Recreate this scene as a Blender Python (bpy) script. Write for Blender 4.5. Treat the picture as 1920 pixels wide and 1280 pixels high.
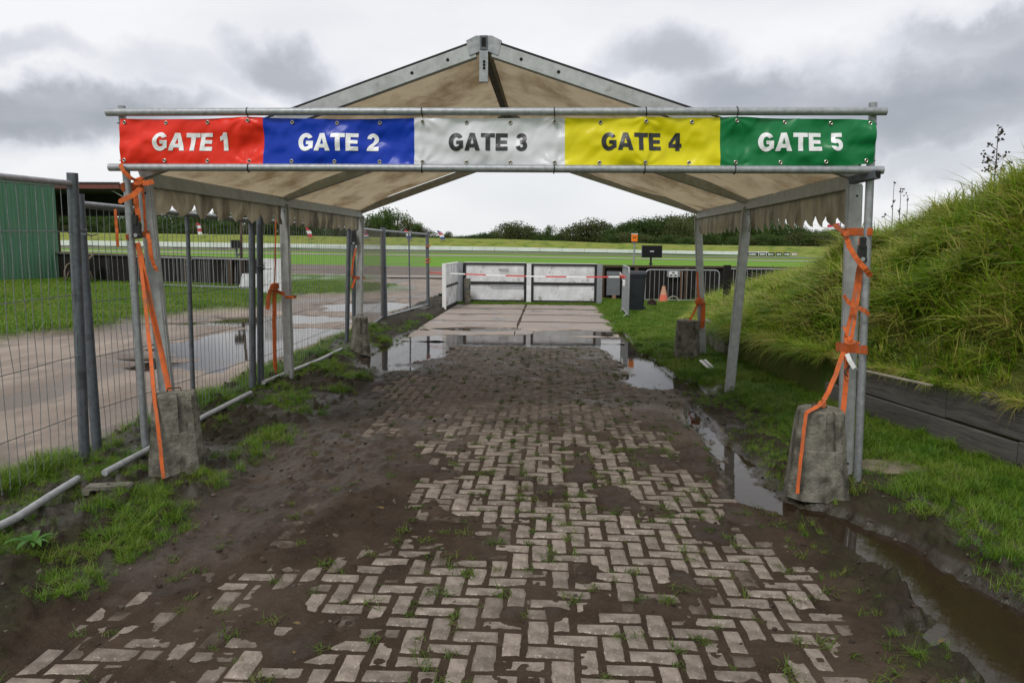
import bpy, bmesh, math, random
import numpy as np
from mathutils import Vector, Matrix, Euler

for o in list(bpy.data.objects): bpy.data.objects.remove(o)
scene = bpy.context.scene
col = scene.collection
RND = random.Random(11)
R = math.radians

# ------------------------------------------------------------------ camera
FPX, CAMH, ROLL = 1400.0, 1.65, 0.008
TILT = math.atan(178 / 1400); YAW = math.atan(71 / 1411.3)
cam = bpy.data.cameras.new('camera'); camo = bpy.data.objects.new('camera', cam)
col.objects.link(camo); scene.camera = camo
cam.sensor_width = 36; cam.lens = FPX / 1920 * 36; cam.clip_start = 0.05; cam.clip_end = 3000
camo.location = (0, 0, CAMH)
camo.rotation_euler = (Matrix.Rotation(YAW, 3, 'Z') @ Matrix.Rotation(math.pi/2 - TILT, 3, 'X') @ Matrix.Rotation(ROLL, 3, 'Z')).to_euler()

# ------------------------------------------------------------------ world, sun, exposure
vs = scene.view_settings
vs.view_transform = 'Standard'; vs.look = 'None'; vs.exposure = 0.30; vs.gamma = 1.0
SUN_EL, SUN_AZ = R(52), R(205)      # azimuth clockwise from +Y: high, behind the camera and a little to its left
world = bpy.data.worlds.new('World'); scene.world = world; world.use_nodes = True
def sky_nodes():
    nt = world.node_tree; nt.nodes.clear(); N = nt.nodes.new; L = nt.links.new
    out = N('ShaderNodeOutputWorld'); bg = N('ShaderNodeBackground'); bg.inputs['Strength'].default_value = 0.1
    L(bg.outputs[0], out.inputs[0])
    sky = N('ShaderNodeTexSky'); sky.sky_type = 'NISHITA'; sky.sun_disc = False
    sky.sun_elevation = SUN_EL; sky.sun_rotation = SUN_AZ
    tc = N('ShaderNodeTexCoord')
    sep = N('ShaderNodeSeparateXYZ'); L(tc.outputs['Generated'], sep.inputs[0])
    def m(op, a, b=None, c=None, clamp=False):
        n = N('ShaderNodeMath'); n.operation = op; n.use_clamp = clamp
        for i, v in enumerate((a, b, c)):
            if v is None: continue
            if isinstance(v, (int, float)): n.inputs[i].default_value = v
            else: L(v, n.inputs[i])
        return n.outputs[0]
    comb = N('ShaderNodeVectorMath'); comb.operation = 'MULTIPLY'; L(tc.outputs['Generated'], comb.inputs[0]); comb.inputs[1].default_value = (1.0, 1.0, 2.6)
    def noise(vec, scale, detail, rough=0.55, off=0):
        n = N('ShaderNodeTexNoise'); n.inputs['Scale'].default_value = scale; n.inputs['Detail'].default_value = detail
        n.inputs['Roughness'].default_value = rough
        mp = N('ShaderNodeMapping'); mp.inputs['Location'].default_value = (off, off*0.7, off*0.3)
        L(vec, mp.inputs[0]); L(mp.outputs[0], n.inputs['Vector']); return n
    def mrange(v, a, b, c=0.0, d=1.0, smooth=True):
        n = N('ShaderNodeMapRange'); n.interpolation_type = 'SMOOTHSTEP' if smooth else 'LINEAR'
        L(v, n.inputs[0])
        for i, q in zip((1, 2, 3, 4), (a, b, c, d)): n.inputs[i].default_value = q
        return n.outputs[0]
    n1 = noise(comb.outputs[0], 2.2, 5, 0.5, 3.1)
    n2 = noise(comb.outputs[0], 6.0, 6, 0.55, 9.4)
    broad = mrange(n1.outputs[0], 0.40, 0.72)
    # cumulus banks: soft bodies with billowed edges (the direction is warped by noise)
    wn = noise(tc.outputs['Generated'], 9.0, 6, 0.55, 1.7)
    sub = N('ShaderNodeVectorMath'); sub.operation = 'SUBTRACT'; L(wn.outputs['Color'], sub.inputs[0]); sub.inputs[1].default_value = (.5, .5, .5)
    sc = N('ShaderNodeVectorMath'); sc.operation = 'SCALE'; L(sub.outputs[0], sc.inputs[0]); sc.inputs['Scale'].default_value = 0.12
    wd = N('ShaderNodeVectorMath'); wd.operation = 'ADD'; L(tc.outputs['Generated'], wd.inputs[0]); L(sc.outputs[0], wd.inputs[1])
    dark = None
    for (px, py, rx, rz, s) in CLOUDS:
        d = Vector(ray(px, py)).normalized()
        a = N('ShaderNodeVectorMath'); a.operation = 'SUBTRACT'; L(wd.outputs[0], a.inputs[0]); a.inputs[1].default_value = d
        b = N('ShaderNodeVectorMath'); b.operation = 'MULTIPLY'; L(a.outputs[0], b.inputs[0]); b.inputs[1].default_value = (1/rx, 1/rx, 1/rz)
        ln = N('ShaderNodeVectorMath'); ln.operation = 'LENGTH'; L(b.outputs[0], ln.inputs[0])
        f = mrange(ln.outputs['Value'], 1.18, 0.25, 0.0, min(s*1.1, 1))
        dark = f if dark is None else m('MAXIMUM', dark, f)
    dark = m('MULTIPLY', dark, mrange(n2.outputs[0], 0.25, 0.6, 0.75, 1.0))
    d2 = m('MAXIMUM', dark, m('MULTIPLY', broad, 0.22))
    d2 = m('ADD', d2, m('MULTIPLY', m('SUBTRACT', n2.outputs[0], 0.5), 0.10), clamp=True)
    hz = mrange(sep.outputs[2], 0.0, 0.16, 1.0, 0.0)
    ramp = N('ShaderNodeValToRGB'); L(d2, ramp.inputs[0])
    e = ramp.color_ramp.elements
    e[0].position = 0.0; e[0].color = (7.9, 7.92, 8.0, 1)
    e[1].position = 1.0; e[1].color = (2.5, 2.65, 2.95, 1)
    k = e.new(0.30); k.color = (6.3, 6.42, 6.8, 1)
    k = e.new(0.62); k.color = (4.0, 4.15, 4.55, 1)
    mh = N('ShaderNodeMix'); mh.data_type = 'RGBA'; L(m('MULTIPLY', hz, 0.28), mh.inputs[0]); L(ramp.outputs[0], mh.inputs[6]); mh.inputs[7].default_value = (6.2, 6.45, 6.65, 1)
    mx = N('ShaderNodeMix'); mx.data_type = 'RGBA'; mx.inputs[0].default_value = 0.93
    L(sky.outputs[0], mx.inputs[6]); L(mh.outputs[2], mx.inputs[7]); L(mx.outputs[2], bg.inputs[0])

# ------------------------------------------------------------------ measuring: a sight line through the photograph onto a known plane
def ray(x, y):
    dx, dy = x - 960, y - 640
    cx = (dx + ROLL*dy) / FPX; cy = -(dy - ROLL*dx) / FPX
    f = math.cos(TILT) + cy*math.sin(TILT); u = cy*math.cos(TILT) - math.sin(TILT)
    return (cx*math.cos(YAW) - f*math.sin(YAW), cx*math.sin(YAW) + f*math.cos(YAW), u)
def G(x, y, z=0.0):
    d = ray(x, y); k = (z - CAMH)/d[2]; return Vector((d[0]*k, d[1]*k, z))
def P(x, y, Y):
    d = ray(x, y); k = Y/d[1]; return Vector((d[0]*k, Y, CAMH + d[2]*k))
CLOUDS = [(60, 215, .26, .045, .80), (250, 205, .16, .03, .55), (525, 125, .085, .05, .58), (640, 170, .10, .03, .35), (350, 150, .14, .035, .36),
          (1270, 115, .10, .055, .52), (1450, 190, .20, .060, .68), (1720, 190, .24, .085, .75), (1900, 130, .2, .08, .6), (1780, 300, .16, .035, .45), (1200, 140, .08, .03, .4),
          (30, 90, .12, .02, .35), (2300, 200, .3, .09, .7), (-400, 180, .35, .06, .7), (1850, 60, .12, .03, .55)]
sky_nodes()
sd = bpy.data.lights.new('sun', 'SUN'); sd.energy = 1.5; sd.angle = R(12); sd.color = (1.0, .97, .92)
sun = bpy.data.objects.new('sun', sd); col.objects.link(sun)
sun.rotation_euler = (R(90) - SUN_EL, 0, -SUN_AZ + math.pi)
sdir = Vector((math.sin(SUN_AZ)*math.cos(SUN_EL), math.cos(SUN_AZ)*math.cos(SUN_EL), math.sin(SUN_EL)))
sun.rotation_euler = sdir.to_track_quat('Z', 'Y').to_euler()

# ------------------------------------------------------------------ helpers
def tag(o, label=None, cat=None, group=None, kind=None):
    if label: o['label'] = label
    if cat: o['category'] = cat
    if group: o['group'] = group
    if kind: o['kind'] = kind
    return o
def empty(name, loc=(0, 0, 0), label=None, cat=None, group=None, rz=0):
    o = bpy.data.objects.new(name, None); o.empty_display_size = .1
    o.location = loc; o.rotation_euler = (0, 0, rz); col.objects.link(o)
    return tag(o, label, cat, group)
def copy_tree(o, parent=None, own_mats=False):
    c = o.copy(); col.objects.link(c); c.parent = parent
    for ch in list(o.children): copy_tree(ch, c)
    return c
class MB:
    def __init__(s): s.v = []; s.f = []; s.m = []
    def add(s, vs, fs, mi=0):
        b = len(s.v); s.v += [tuple(v) for v in vs]; s.f += [tuple(b+i for i in f) for f in fs]; s.m += [mi]*len(fs); return s
    def box(s, c, size, mi=0, rz=0.0, rot=None):
        c = Vector(c); x, y, z = (q/2 for q in size)
        M = rot if rot is not None else Matrix.Rotation(rz, 3, 'Z')
        vs = [c + M @ Vector(p) for p in ((-x,-y,-z),(x,-y,-z),(x,y,-z),(-x,y,-z),(-x,-y,z),(x,-y,z),(x,y,z),(-x,y,z))]
        return s.add(vs, ((3,2,1,0),(4,5,6,7),(0,1,5,4),(1,2,6,5),(2,3,7,6),(3,0,4,7)), mi)
    def beam(s, p0, p1, w, h, up=(0, 0, 1), mi=0, bev=0.0):
        p0, p1 = Vector(p0), Vector(p1); d = (p1-p0).normalized(); up = Vector(up)
        sd = d.cross(up)
        if sd.length < 1e-4: sd = d.cross(Vector((1, 0, 0)))
        sd.normalize(); u = sd.cross(d).normalized()
        b = bev or min(w, h)*.12
        prof = [(-w/2+b,-h/2),(w/2-b,-h/2),(w/2,-h/2+b),(w/2,h/2-b),(w/2-b,h/2),(-w/2+b,h/2),(-w/2,h/2-b),(-w/2,-h/2+b)]
        vs = [p + sd*a + u*c for p in (p0, p1) for a, c in prof]
        fs = [(i, (i+1)%8, 8+(i+1)%8, 8+i) for i in range(8)] + [tuple(range(7, -1, -1)), tuple(range(8, 16))]
        return s.add(vs, fs, mi)
    def tube(s, pts, r, n=10, mi=0, cap=True, closed=False):
        pts = [Vector(p) for p in pts]; k = len(pts); rs = r if isinstance(r, (list, tuple)) else [r]*k
        vs = []; prev = None
        for i, p in enumerate(pts):
            a = pts[i-1] if (i > 0 or closed) else p; b = pts[(i+1) % k] if (i < k-1 or closed) else p
            d = (b-a).normalized()
            if prev is None:
                ref = Vector((0, 0, 1)) if abs(d.z) < .9 else Vector((1, 0, 0)); sd = d.cross(ref).normalized()
            else:
                sd = (prev - d*prev.dot(d)).normalized()
            prev = sd; u = sd.cross(d)
            vs += [p + (sd*math.cos(t) + u*math.sin(t))*rs[i] for t in (2*math.pi*j/n for j in range(n))]
        fs = []
        for i in range(k if closed else k-1):
            a, b = i*n, ((i+1) % k)*n
            fs += [(a+j, a+(j+1)%n, b+(j+1)%n, b+j) for j in range(n)]
        if cap and not closed: fs += [tuple(range(n-1, -1, -1)), tuple(range((k-1)*n, k*n))]
        return s.add(vs, fs, mi)
    def ribbon(s, pts, w, th=.003, side=None, mi=0):
        """flat webbing; side = the direction its width runs in (one vector or one per point)"""
        pts = [Vector(p) for p in pts]; k = len(pts); vs = []
        for i, p in enumerate(pts):
            d = (pts[min(i+1, k-1)] - pts[max(i-1, 0)]).normalized()
            sv = Vector(side[i] if isinstance(side, list) else (side or (1, 0, 0)))
            sv = (sv - d*sv.dot(d))
            if sv.length < 1e-3: sv = d.cross(Vector((0, 1, 0)))
            sv.normalize(); nn = d.cross(sv).normalized(); wi = w[i] if isinstance(w, list) else w
            vs += [p - sv*wi/2 - nn*th/2, p + sv*wi/2 - nn*th/2, p + sv*wi/2 + nn*th/2, p - sv*wi/2 + nn*th/2]
        fs = [(3,2,1,0), tuple((k-1)*4+q for q in range(4))]
        for i in range(k-1):
            a, b = i*4, i*4+4; fs += [(a+j, a+(j+1)%4, b+(j+1)%4, b+j) for j in range(4)]
        return s.add(vs, fs, mi)
    def loft(s, rings, mi=0, cap=True):
        n = len(rings[0]); k = len(rings); vs = [p for r in rings for p in r]; fs = []
        for i in range(k-1):
            a, b = i*n, i*n+n; fs += [(a+j, a+(j+1)%n, b+(j+1)%n, b+j) for j in range(n)]
        if cap: fs += [tuple(range(n-1, -1, -1)), tuple(range((k-1)*n, k*n))]
        return s.add(vs, fs, mi)
    def disc(s, c, nrm, r, n=12, mi=0, depth=0.002):
        nrm = Vector(nrm).normalized(); c = Vector(c)
        return s.tube([c - nrm*depth, c + nrm*depth], r, n, mi)
    def build(s, name, mats, parent=None, smooth=False, auto=None):
        me = bpy.data.meshes.new(name); me.from_pydata(s.v, [], s.f)
        if not isinstance(mats, (list, tuple)): mats = [mats]
        for q in mats: me.materials.append(q)
        if len(mats) > 1: me.polygons.foreach_set('material_index', s.m)
        if smooth: me.polygons.foreach_set('use_smooth', [True]*len(s.f))
        me.update()
        if auto: me.set_sharp_from_angle(angle=R(auto)); 
        o = bpy.data.objects.new(name, me); col.objects.link(o)
        if parent:
            o.parent = parent
        return o
def wrapped(parent, mb):
    """geometry given in world space, brought into the parent's own space"""
    M = parent.matrix_basis.inverted()
    mb.v = [tuple(M @ Vector(v)) for v in mb.v]; return mb
def wpart(name, mb, m, parent, smooth=False, auto=None):
    return wrapped(parent, mb).build(name, m, parent, smooth, auto)
def grid_mesh(name, X, Y, Z, m, parent=None, smooth=True, attrs=None):
    ny, nx = X.shape
    co = np.stack([X, Y, Z], -1).reshape(-1, 3).astype(np.float32)
    i = np.arange(ny*nx).reshape(ny, nx)
    q = np.stack([i[:-1, :-1], i[:-1, 1:], i[1:, 1:], i[1:, :-1]], -1).reshape(-1, 4)
    me = bpy.data.meshes.new(name); me.vertices.add(len(co)); me.vertices.foreach_set('co', co.ravel())
    me.loops.add(q.size); me.loops.foreach_set('vertex_index', q.ravel().astype(np.int32))
    me.polygons.add(len(q)); me.polygons.foreach_set('loop_start', np.arange(0, q.size, 4, dtype=np.int32))
    if smooth: me.polygons.foreach_set('use_smooth', np.ones(len(q), bool))
    me.materials.append(m)
    for k, a in (attrs or {}).items():
        at = me.attributes.new(k, 'FLOAT', 'POINT'); at.data.foreach_set('value', a.ravel().astype(np.float32))
    me.update(calc_edges=True); me.validate()
    o = bpy.data.objects.new(name, me); col.objects.link(o)
    if parent: o.parent = parent
    return o
# numpy noise
def _hash(ix, iy, seed):
    h = (ix.astype(np.int64)*374761393 + iy.astype(np.int64)*668265263 + seed*982451653) & 0xffffffff
    h = ((h ^ (h >> 13)) * 1274126177) & 0xffffffff
    return ((h ^ (h >> 16)) & 0xffff) / 65535.0
def vnoise(x, y, seed=0):
    x = np.asarray(x, float); y = np.asarray(y, float)
    ix, iy = np.floor(x), np.floor(y); fx, fy = x-ix, y-iy
    fx = fx*fx*fx*(fx*(fx*6-15)+10); fy = fy*fy*fy*(fy*(fy*6-15)+10)
    a, b = _hash(ix, iy, seed), _hash(ix+1, iy, seed); c, d = _hash(ix, iy+1, seed), _hash(ix+1, iy+1, seed)
    return (a*(1-fx)+b*fx)*(1-fy) + (c*(1-fx)+d*fx)*fy
def fbm(x, y, oc=4, seed=0, gain=.5):
    t = 0; am = 1; n = 0
    for o in range(oc):
        t = t + am*vnoise(x*2**o + 17.3*o, y*2**o - 9.1*o, seed+o); n += am; am *= gain
    return t/n
def sstep(a, b, x):
    t = np.clip((x-a)/(b-a), 0, 1); return t*t*(3-2*t)

# ------------------------------------------------------------------ materials
MATS = {}
def mat(name, c1, c2=None, rough=.6, scale=8, detail=5, contrast=(.35, .65), bump=.0, bscale=40, metallic=0, spec=.2, stretch=(1, 1, 1), rnd=0.0, space='Object', c3=None, c3scale=2.0, c3c=(.55, .7), rough2=None, island=False, coat=0):
    if name in MATS: return MATS[name]
    m = bpy.data.materials.new(name); m.use_nodes = True; nt = m.node_tree; N = nt.nodes.new; L = nt.links.new
    b = nt.nodes['Principled BSDF']; b.inputs['Roughness'].default_value = rough; b.inputs['Metallic'].default_value = metallic
    b.inputs['Specular IOR Level'].default_value = spec; b.inputs['Coat Weight'].default_value = coat
    tc = N('ShaderNodeTexCoord'); mp = N('ShaderNodeMapping'); mp.inputs['Scale'].default_value = stretch
    if space == 'World':
        g = N('ShaderNodeNewGeometry'); L(g.outputs['Position'], mp.inputs[0])
    else: L(tc.outputs[space], mp.inputs[0])
    colour = None
    def ns(sc, dt, r=.6):
        n = N('ShaderNodeTexNoise'); n.inputs['Scale'].default_value = sc; n.inputs['Detail'].default_value = dt; n.inputs['Roughness'].default_value = r
        L(mp.outputs[0], n.inputs['Vector']); return n.outputs['Fac']
    def mixc(f, a, c):
        x = N('ShaderNodeMix'); x.data_type = 'RGBA'
        if hasattr(f, 'is_output'): L(f, x.inputs[0])
        else: x.inputs[0].default_value = f
        for k, q in ((6, a), (7, c)):
            if hasattr(q, 'is_output'): L(q, x.inputs[k])
            else: x.inputs[k].default_value = (*q, 1)
        return x.outputs[2]
    def mr(v, a, c, lo=0., hi=1.):
        n = N('ShaderNodeMapRange'); L(v, n.inputs[0]); n.inputs[1].default_value = a; n.inputs[2].default_value = c; n.inputs[3].default_value = lo; n.inputs[4].default_value = hi
        return n.outputs[0]
    if c2 is None: c2 = tuple(x*.8 for x in c1)
    f = mr(ns(scale, detail), *contrast)
    colour = mixc(f, c1, c2)
    if c3:
        f3 = mr(ns(c3scale, 6, .65), *c3c); colour = mixc(f3, colour, c3)
        if rough2 is not None: L(mr(f3, 0, 1, rough, rough2), b.inputs['Roughness'])
    elif rough2 is not None: L(mr(f, 0, 1, rough, rough2), b.inputs['Roughness'])
    if rnd:
        src = N('ShaderNodeNewGeometry').outputs['Random Per Island'] if island else N('ShaderNodeObjectInfo').outputs['Random']
        h = N('ShaderNodeHueSaturation'); L(mr(src, 0, 1, 1-rnd, 1+rnd), h.inputs['Value']); L(colour, h.inputs['Color']); colour = h.outputs[0]
    L(colour, b.inputs['Base Color'])
    if bump:
        n = ns(bscale, 6, .65); bp = N('ShaderNodeBump'); bp.inputs['Strength'].default_value = bump; bp.inputs['Distance'].default_value = .02
        L(n, bp.inputs['Height']); L(bp.outputs[0], b.inputs['Normal'])
    MATS[name] = m; return m
def flat(name, c, rough=.5, metallic=0, spec=.5):
    return mat(name, c, tuple(x*.9 for x in c), rough, 30, 3, metallic=metallic, spec=spec)

M_ALU = mat('aluminium', (.40, .41, .415), (.30, .305, .30), .48, 14, 6, metallic=.3, spec=.5, bump=.05, bscale=60, c3=(.11, .10, .085), c3scale=9, c3c=(.62, .8))
M_GALV = mat('galvanised_steel', (.33, .345, .36), (.23, .24, .255), .45, 30, 5, metallic=.4, spec=.5, bump=.05, bscale=90, c3=(.12, .11, .10), c3scale=12, c3c=(.62, .8))
M_GALVD = mat('weathered_galvanised', (.125, .14, .16), (.09, .10, .115), .5, 30, 5, metallic=.4, spec=.4, bump=.06, bscale=70, c3=(.055, .055, .055), c3scale=8, c3c=(.5, .75))
M_WIRE = mat('fence_wire', (.24, .25, .26), (.15, .155, .16), .5, 40, 3, metallic=.3)
M_BLACK = mat('black_plastic', (.012, .012, .013), (.02, .02, .02), .45, 20, 3, spec=.35)
M_HOLE = mat('bolt_hole_dark', (.01, .01, .01), (.012, .012, .012), .8)
M_CONC = mat('weathered_concrete', (.215, .20, .165), (.075, .071, .055), .85, 11, 9, (.36, .64), .7, 60, c3=(.040, .042, .026), c3scale=5, c3c=(.54, .68), rnd=.06)
M_STRAP = mat('orange_webbing', (.62, .135, .03), (.48, .10, .03), .75, 25, 4, bump=.2, bscale=160, c3=(.27, .115, .06), c3scale=8, c3c=(.47, .72))
M_WHITE = mat('white_paint_dirty', (.74, .75, .78), (.52, .52, .51), .6, 3, 8, (.35, .65), .15, 40, c3=(.20, .175, .11), c3scale=4, c3c=(.57, .70))
M_WHITEP = mat('white_plastic', (.75, .75, .74), (.66, .66, .65), .45, 4, 3)
M_DARKWOOD = mat('tarred_timber', (.009, .008, .0075), (.018, .0155, .013), .85, 5, 6, (.3, .7), .4, 20, stretch=(1, 1, 6))
M_BROWN = mat('brown_timber', (.085, .058, .038), (.05, .035, .025), .8, 5, 6, bump=.4, bscale=30, stretch=(1, 1, 4))
M_PLANK = mat('grey_weathered_plank', (.13, .123, .113), (.07, .065, .06), .75, 7, 8, (.3, .7), .5, 26, stretch=(1, .25, 3), c3=(.016, .015, .014), c3scale=2.2, c3c=(.52, .66))

# ================================================================== TERRAIN
XSEAM = -3.6                                   # where the verge meets the yard
PX = -0.35                                     # centre of the paved path
WL_Y = [0, 3, 5.56, 7.96, 11, 13.4, 17.3, 20, 23]; WL_X = [4.7, 4.05, 3.53, 3.0, 2.62, 2.75, 3.15, 3.7, 5.0]
def wall_x(y): return np.interp(y, WL_Y, WL_X)
def wall_h(y): return np.interp(y, [0, 8.0, 9, 11, 13.4, 17, 22], [.50, .50, .46, .40, .22, .04, 0])
def mound_z(x, y):
    xw = wall_x(y); zw = wall_h(y)
    hc = np.interp(y, [0, 7.5, 9.7, 11.6, 14, 16.5, 19, 23], [2.68, 2.38, 2.05, 1.58, 1.20, .95, .66, -.1])
    xc = np.interp(y, [0, 9, 14, 23], [5.15, 5.0, 5.2, 6.5])
    t = np.clip((x-xw)/(xc-xw), 0, 1)
    s = .55*np.sin(t*math.pi/2) + .45*t
    z = zw + (hc-zw)*s - np.maximum(x-xc, 0)*.10
    lump = (fbm(x*1.5, y*1.5, 4, 51)-.5)*.60*np.minimum(1, t*5+.15)
    return z + lump - .03
def seg_dist(x, y, pts):
    best = np.full(np.shape(x), 1e9)
    for (x0, y0, w0), (x1, y1, w1) in zip(pts[:-1], pts[1:]):
        dx, dy = x1-x0, y1-y0; t = np.clip(((x-x0)*dx+(y-y0)*dy)/(dx*dx+dy*dy), 0, 1)
        d = np.hypot(x-x0-t*dx, y-y0-t*dy) / (w0+(w1-w0)*t); best = np.minimum(best, d)
    return best
STREAM = [(2.12, 2.0, .38), (2.03, 3.1, .33), (1.98, 3.6, .20), (1.9, 4.14, .17), (1.72, 4.5, .16), (1.45, 4.9, .19), (1.46, 5.5, .16), (1.46, 6.3, .13), (1.44, 7.2, .16), (1.50, 7.8, .05)]
STREAM2 = [(1.72, 8.5, .14), (1.40, 9.15, .42), (1.32, 10.6, .32), (1.2, 12.0, .36), (1.0, 13.4, .36)]
def ell(x, y, cx, cy, rx, ry): return np.hypot((x-cx)/rx, (y-cy)/ry)
W_NEAR, W_FAR, W_YARD = -.034, -.026, -.036
def crown(x): 
    return .034*(1-((x-PX)/1.9)**2)
MUD_L = ([1.5, 2.6, 3.1, 3.36, 3.66, 4.1, 4.54, 5.5, 6.6, 8, 9.5, 12, 13.5], [-2.4, -2.3, -2.2, -1.95, -1.30, -1.02, -1.15, -1.10, -1.75, -2.05, -2.1, -2.1, -2.1])
MUD_R = ([1.5, 2.75, 3.3, 3.83, 4.54, 5.5, 7.1, 9.85, 13.5], [1.25, 1.28, 1.36, 1.46, 1.42, 1.18, 1.16, 1.10, 1.1])
def mud_amount(x, y):
    n = fbm(x*1.8, y*1.2, 4, 5); n2 = fbm(x*4.2+3, y*3.1, 3, 21)
    l = np.interp(y, *MUD_L); r = np.interp(y, *MUD_R)
    a = sstep(.42, -.42, x - l + (n-.5)*1.0)
    b = sstep(-.26, .22, x - r + (n-.5)*.5)
    patch = sstep(.58, .72, n2*.75 + n*.35)
    thin = sstep(5.2, 7.5, y)*.05*(.6+.8*(fbm(x*1.1+7, y*.8, 3, 77)-.2))
    return np.clip(np.maximum(np.maximum(a, b), np.maximum(patch*.6, thin)), 0, 1)
def near_h(x, y):
    """surface of mud, soil and verge near the camera; attributes: path mud, wetness"""
    d = x - PX
    mud = mud_amount(x, y)
    fine = fbm(x*26, y*26, 3, 2)-.5; med = fbm(x*7, y*7, 4, 8)-.5; big = fbm(x*1.7, y*1.7, 3, 31)-.5
    clod = np.maximum(fbm(x*11, y*11, 3, 41)-.56, 0)
    on = crown(x) - .0048 + mud*.018 + fine*.012*(.55+mud) + med*.012*(.3+mud) + clod*.10*mud
    for rx_, ph in ((-1.45, 0), (-.15, 1.7)):
        g = np.exp(-((x - rx_ - .12*np.sin(y*.8+ph))/.10)**2); on = on - g*mud*.016*(.6+.8*vnoise(y*14, x*3, 5)) + np.exp(-((np.abs(x - rx_ - .12*np.sin(y*.8+ph))-.17)/.05)**2)*mud*.009
    inpath = sstep(1.92, 1.72, np.abs(d) + (fbm(x*3, y*3, 3, 61)-.5)*.25)
    left = .035 + big*.06 + med*.05 + fine*.02 + clod*.22 + .05*sstep(-2.3, -3.2, x)
    right = .03 + big*.05 + med*.05 + fine*.02 + clod*.20 - .02*sstep(2.2, 3.2, x)
    off = np.where(d < 0, left, right)
    z = on*inpath + off*(1-inpath)
    # the road end dips under the slabs
    und = sstep(12.75, 13.0, y)*sstep(-2.75, -2.6, x)*sstep(1.5, 1.35, x)
    # water courses
    nn = (fbm(x*2.6, y*2.6, 4, 91)-.5)*1.35
    cut = sstep(1.45, .55, seg_dist(x, y, STREAM) + nn)
    cut2 = sstep(1.5, .5, seg_dist(x, y, STREAM2) + nn)
    cut3 = np.maximum(sstep(1.25, .75, ell(x, y, -.6, 13.9, 2.2, 1.1) + nn*.35), sstep(1.3, .7, ell(x, y, -2.3, 11.6, .62, 2.0) + nn*.6))
    cut3 = np.maximum(cut3, sstep(1.3, .7, ell(x, y, -.5, 12.75, 2.3, .55) + nn*.3))
    rag = fine*.040 + med*.060
    z = z*(1-cut) + (np.where(y < 4.6, -.066, -.066 + .026*sstep(4.6, 5.6, y)) + rag)*cut
    z = z*(1-np.maximum(cut2, cut3)) + (-.050 + rag)*np.maximum(cut2, cut3)
    z = z - und*.11
    allcut = np.maximum(np.maximum(cut, cut2), cut3)
    # keep dry ground above the water sheets
    z = np.where(allcut < .12, np.maximum(z, -.018+fine*.006), z)
    wet = np.clip(sstep(.02, -.03, z)*1.0*np.maximum(allcut > .02, 0) + mud*.12 + mud*.45*sstep(.50, .64, fbm(x*1.1, y*.8, 3, 95)) + .75*sstep(.02, .5, np.maximum(cut, cut2)) + (1-inpath)*.08, 0, 1)
    return z, mud*inpath, wet, inpath
def nz(x, y): return float(near_h(np.array([x]), np.array([y]))[0][0])
PUDD = [(-7.0, 15.2, 1.9, .42), (-5.0, 12.6, 1.5, 2.8), (-5.9, 16.4, 1.9, 1.2), (-4.9, 20.3, 1.7, 1.9), (-4.7, 23.2, 1.3, .35)]
def yard_h(x, y):
    n = fbm(x*.9, y*.9, 4, 101)-.5; f = fbm(x*6, y*6, 3, 111)-.5
    # wheel ruts running the length of the yard
    u = x*.93 + y*.22 + (fbm(x*.25, y*.25, 2, 7)-.5)*3
    rut = np.maximum(np.sin(u*2.3), 0)**3 * .040 * (fbm(x*.5, y*.2, 2, 19))
    z = .012 + n*.022 + f*.010 - rut
    z = np.maximum(z, -.024)
    cut = np.zeros_like(z)
    nn = (fbm(x*1.3, y*1.9, 4, 131)-.5)*.95
    for (cx, cy, rx, ry) in PUDD: cut = np.maximum(cut, sstep(1.2, .75, ell(x, y, cx, cy, rx, ry)+nn))
    z = z*(1-cut) + (-.062 + f*.035 + n*.05)*cut
    lawn = lawn_mask(x, y)
    z = z + lawn*.06*(1-cut) + lawn*(fbm(x*.4, y*.4, 3, 151))*.16*(1-cut)
    z = z + sstep(-4.1, -3.6, x)*(near_h(np.minimum(np.maximum(x, XSEAM), XSEAM), y)[0]*0 + 0)
    return z, cut, lawn
def lawn_mask(x, y):
    n = (fbm(x*.8, y*.8, 4, 171)-.5)*1.6
    e = np.interp(y, [9, 11.98, 15.2, 17.85, 22.6, 30], [-9.8, -9.2, -8.7, -7.9, -7.7, -8.4])
    a = sstep(.35, -.35, x - e + n)
    # tongue of grass beyond the puddles, nearer the fence
    b = sstep(1.15, .85, ell(x, y, -9.5, 27.2, 4.0, 3.6) + n*.2)
    return np.clip(np.maximum(a, b), 0, 1)
def field_z(x, y):
    z135 = np.interp(x, [-300, -84, -7, 26, 300], [1.3, 1.0, .70, .35, .2])
    z = z135*sstep(30, 135, y)**.8
    bk = np.interp(x, [-300, -84, -7, 26, 60, 300], [2.9, 2.65, 2.25, 1.8, 1.6, 1.5])
    z = z + bk*sstep(136.5, 144, y)*(1-.4*sstep(150, 190, y))
    z = z + (fbm(x*.11, y*.11, 4, 201)-.5)*.30*sstep(138, 142, y)
    return z

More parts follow.
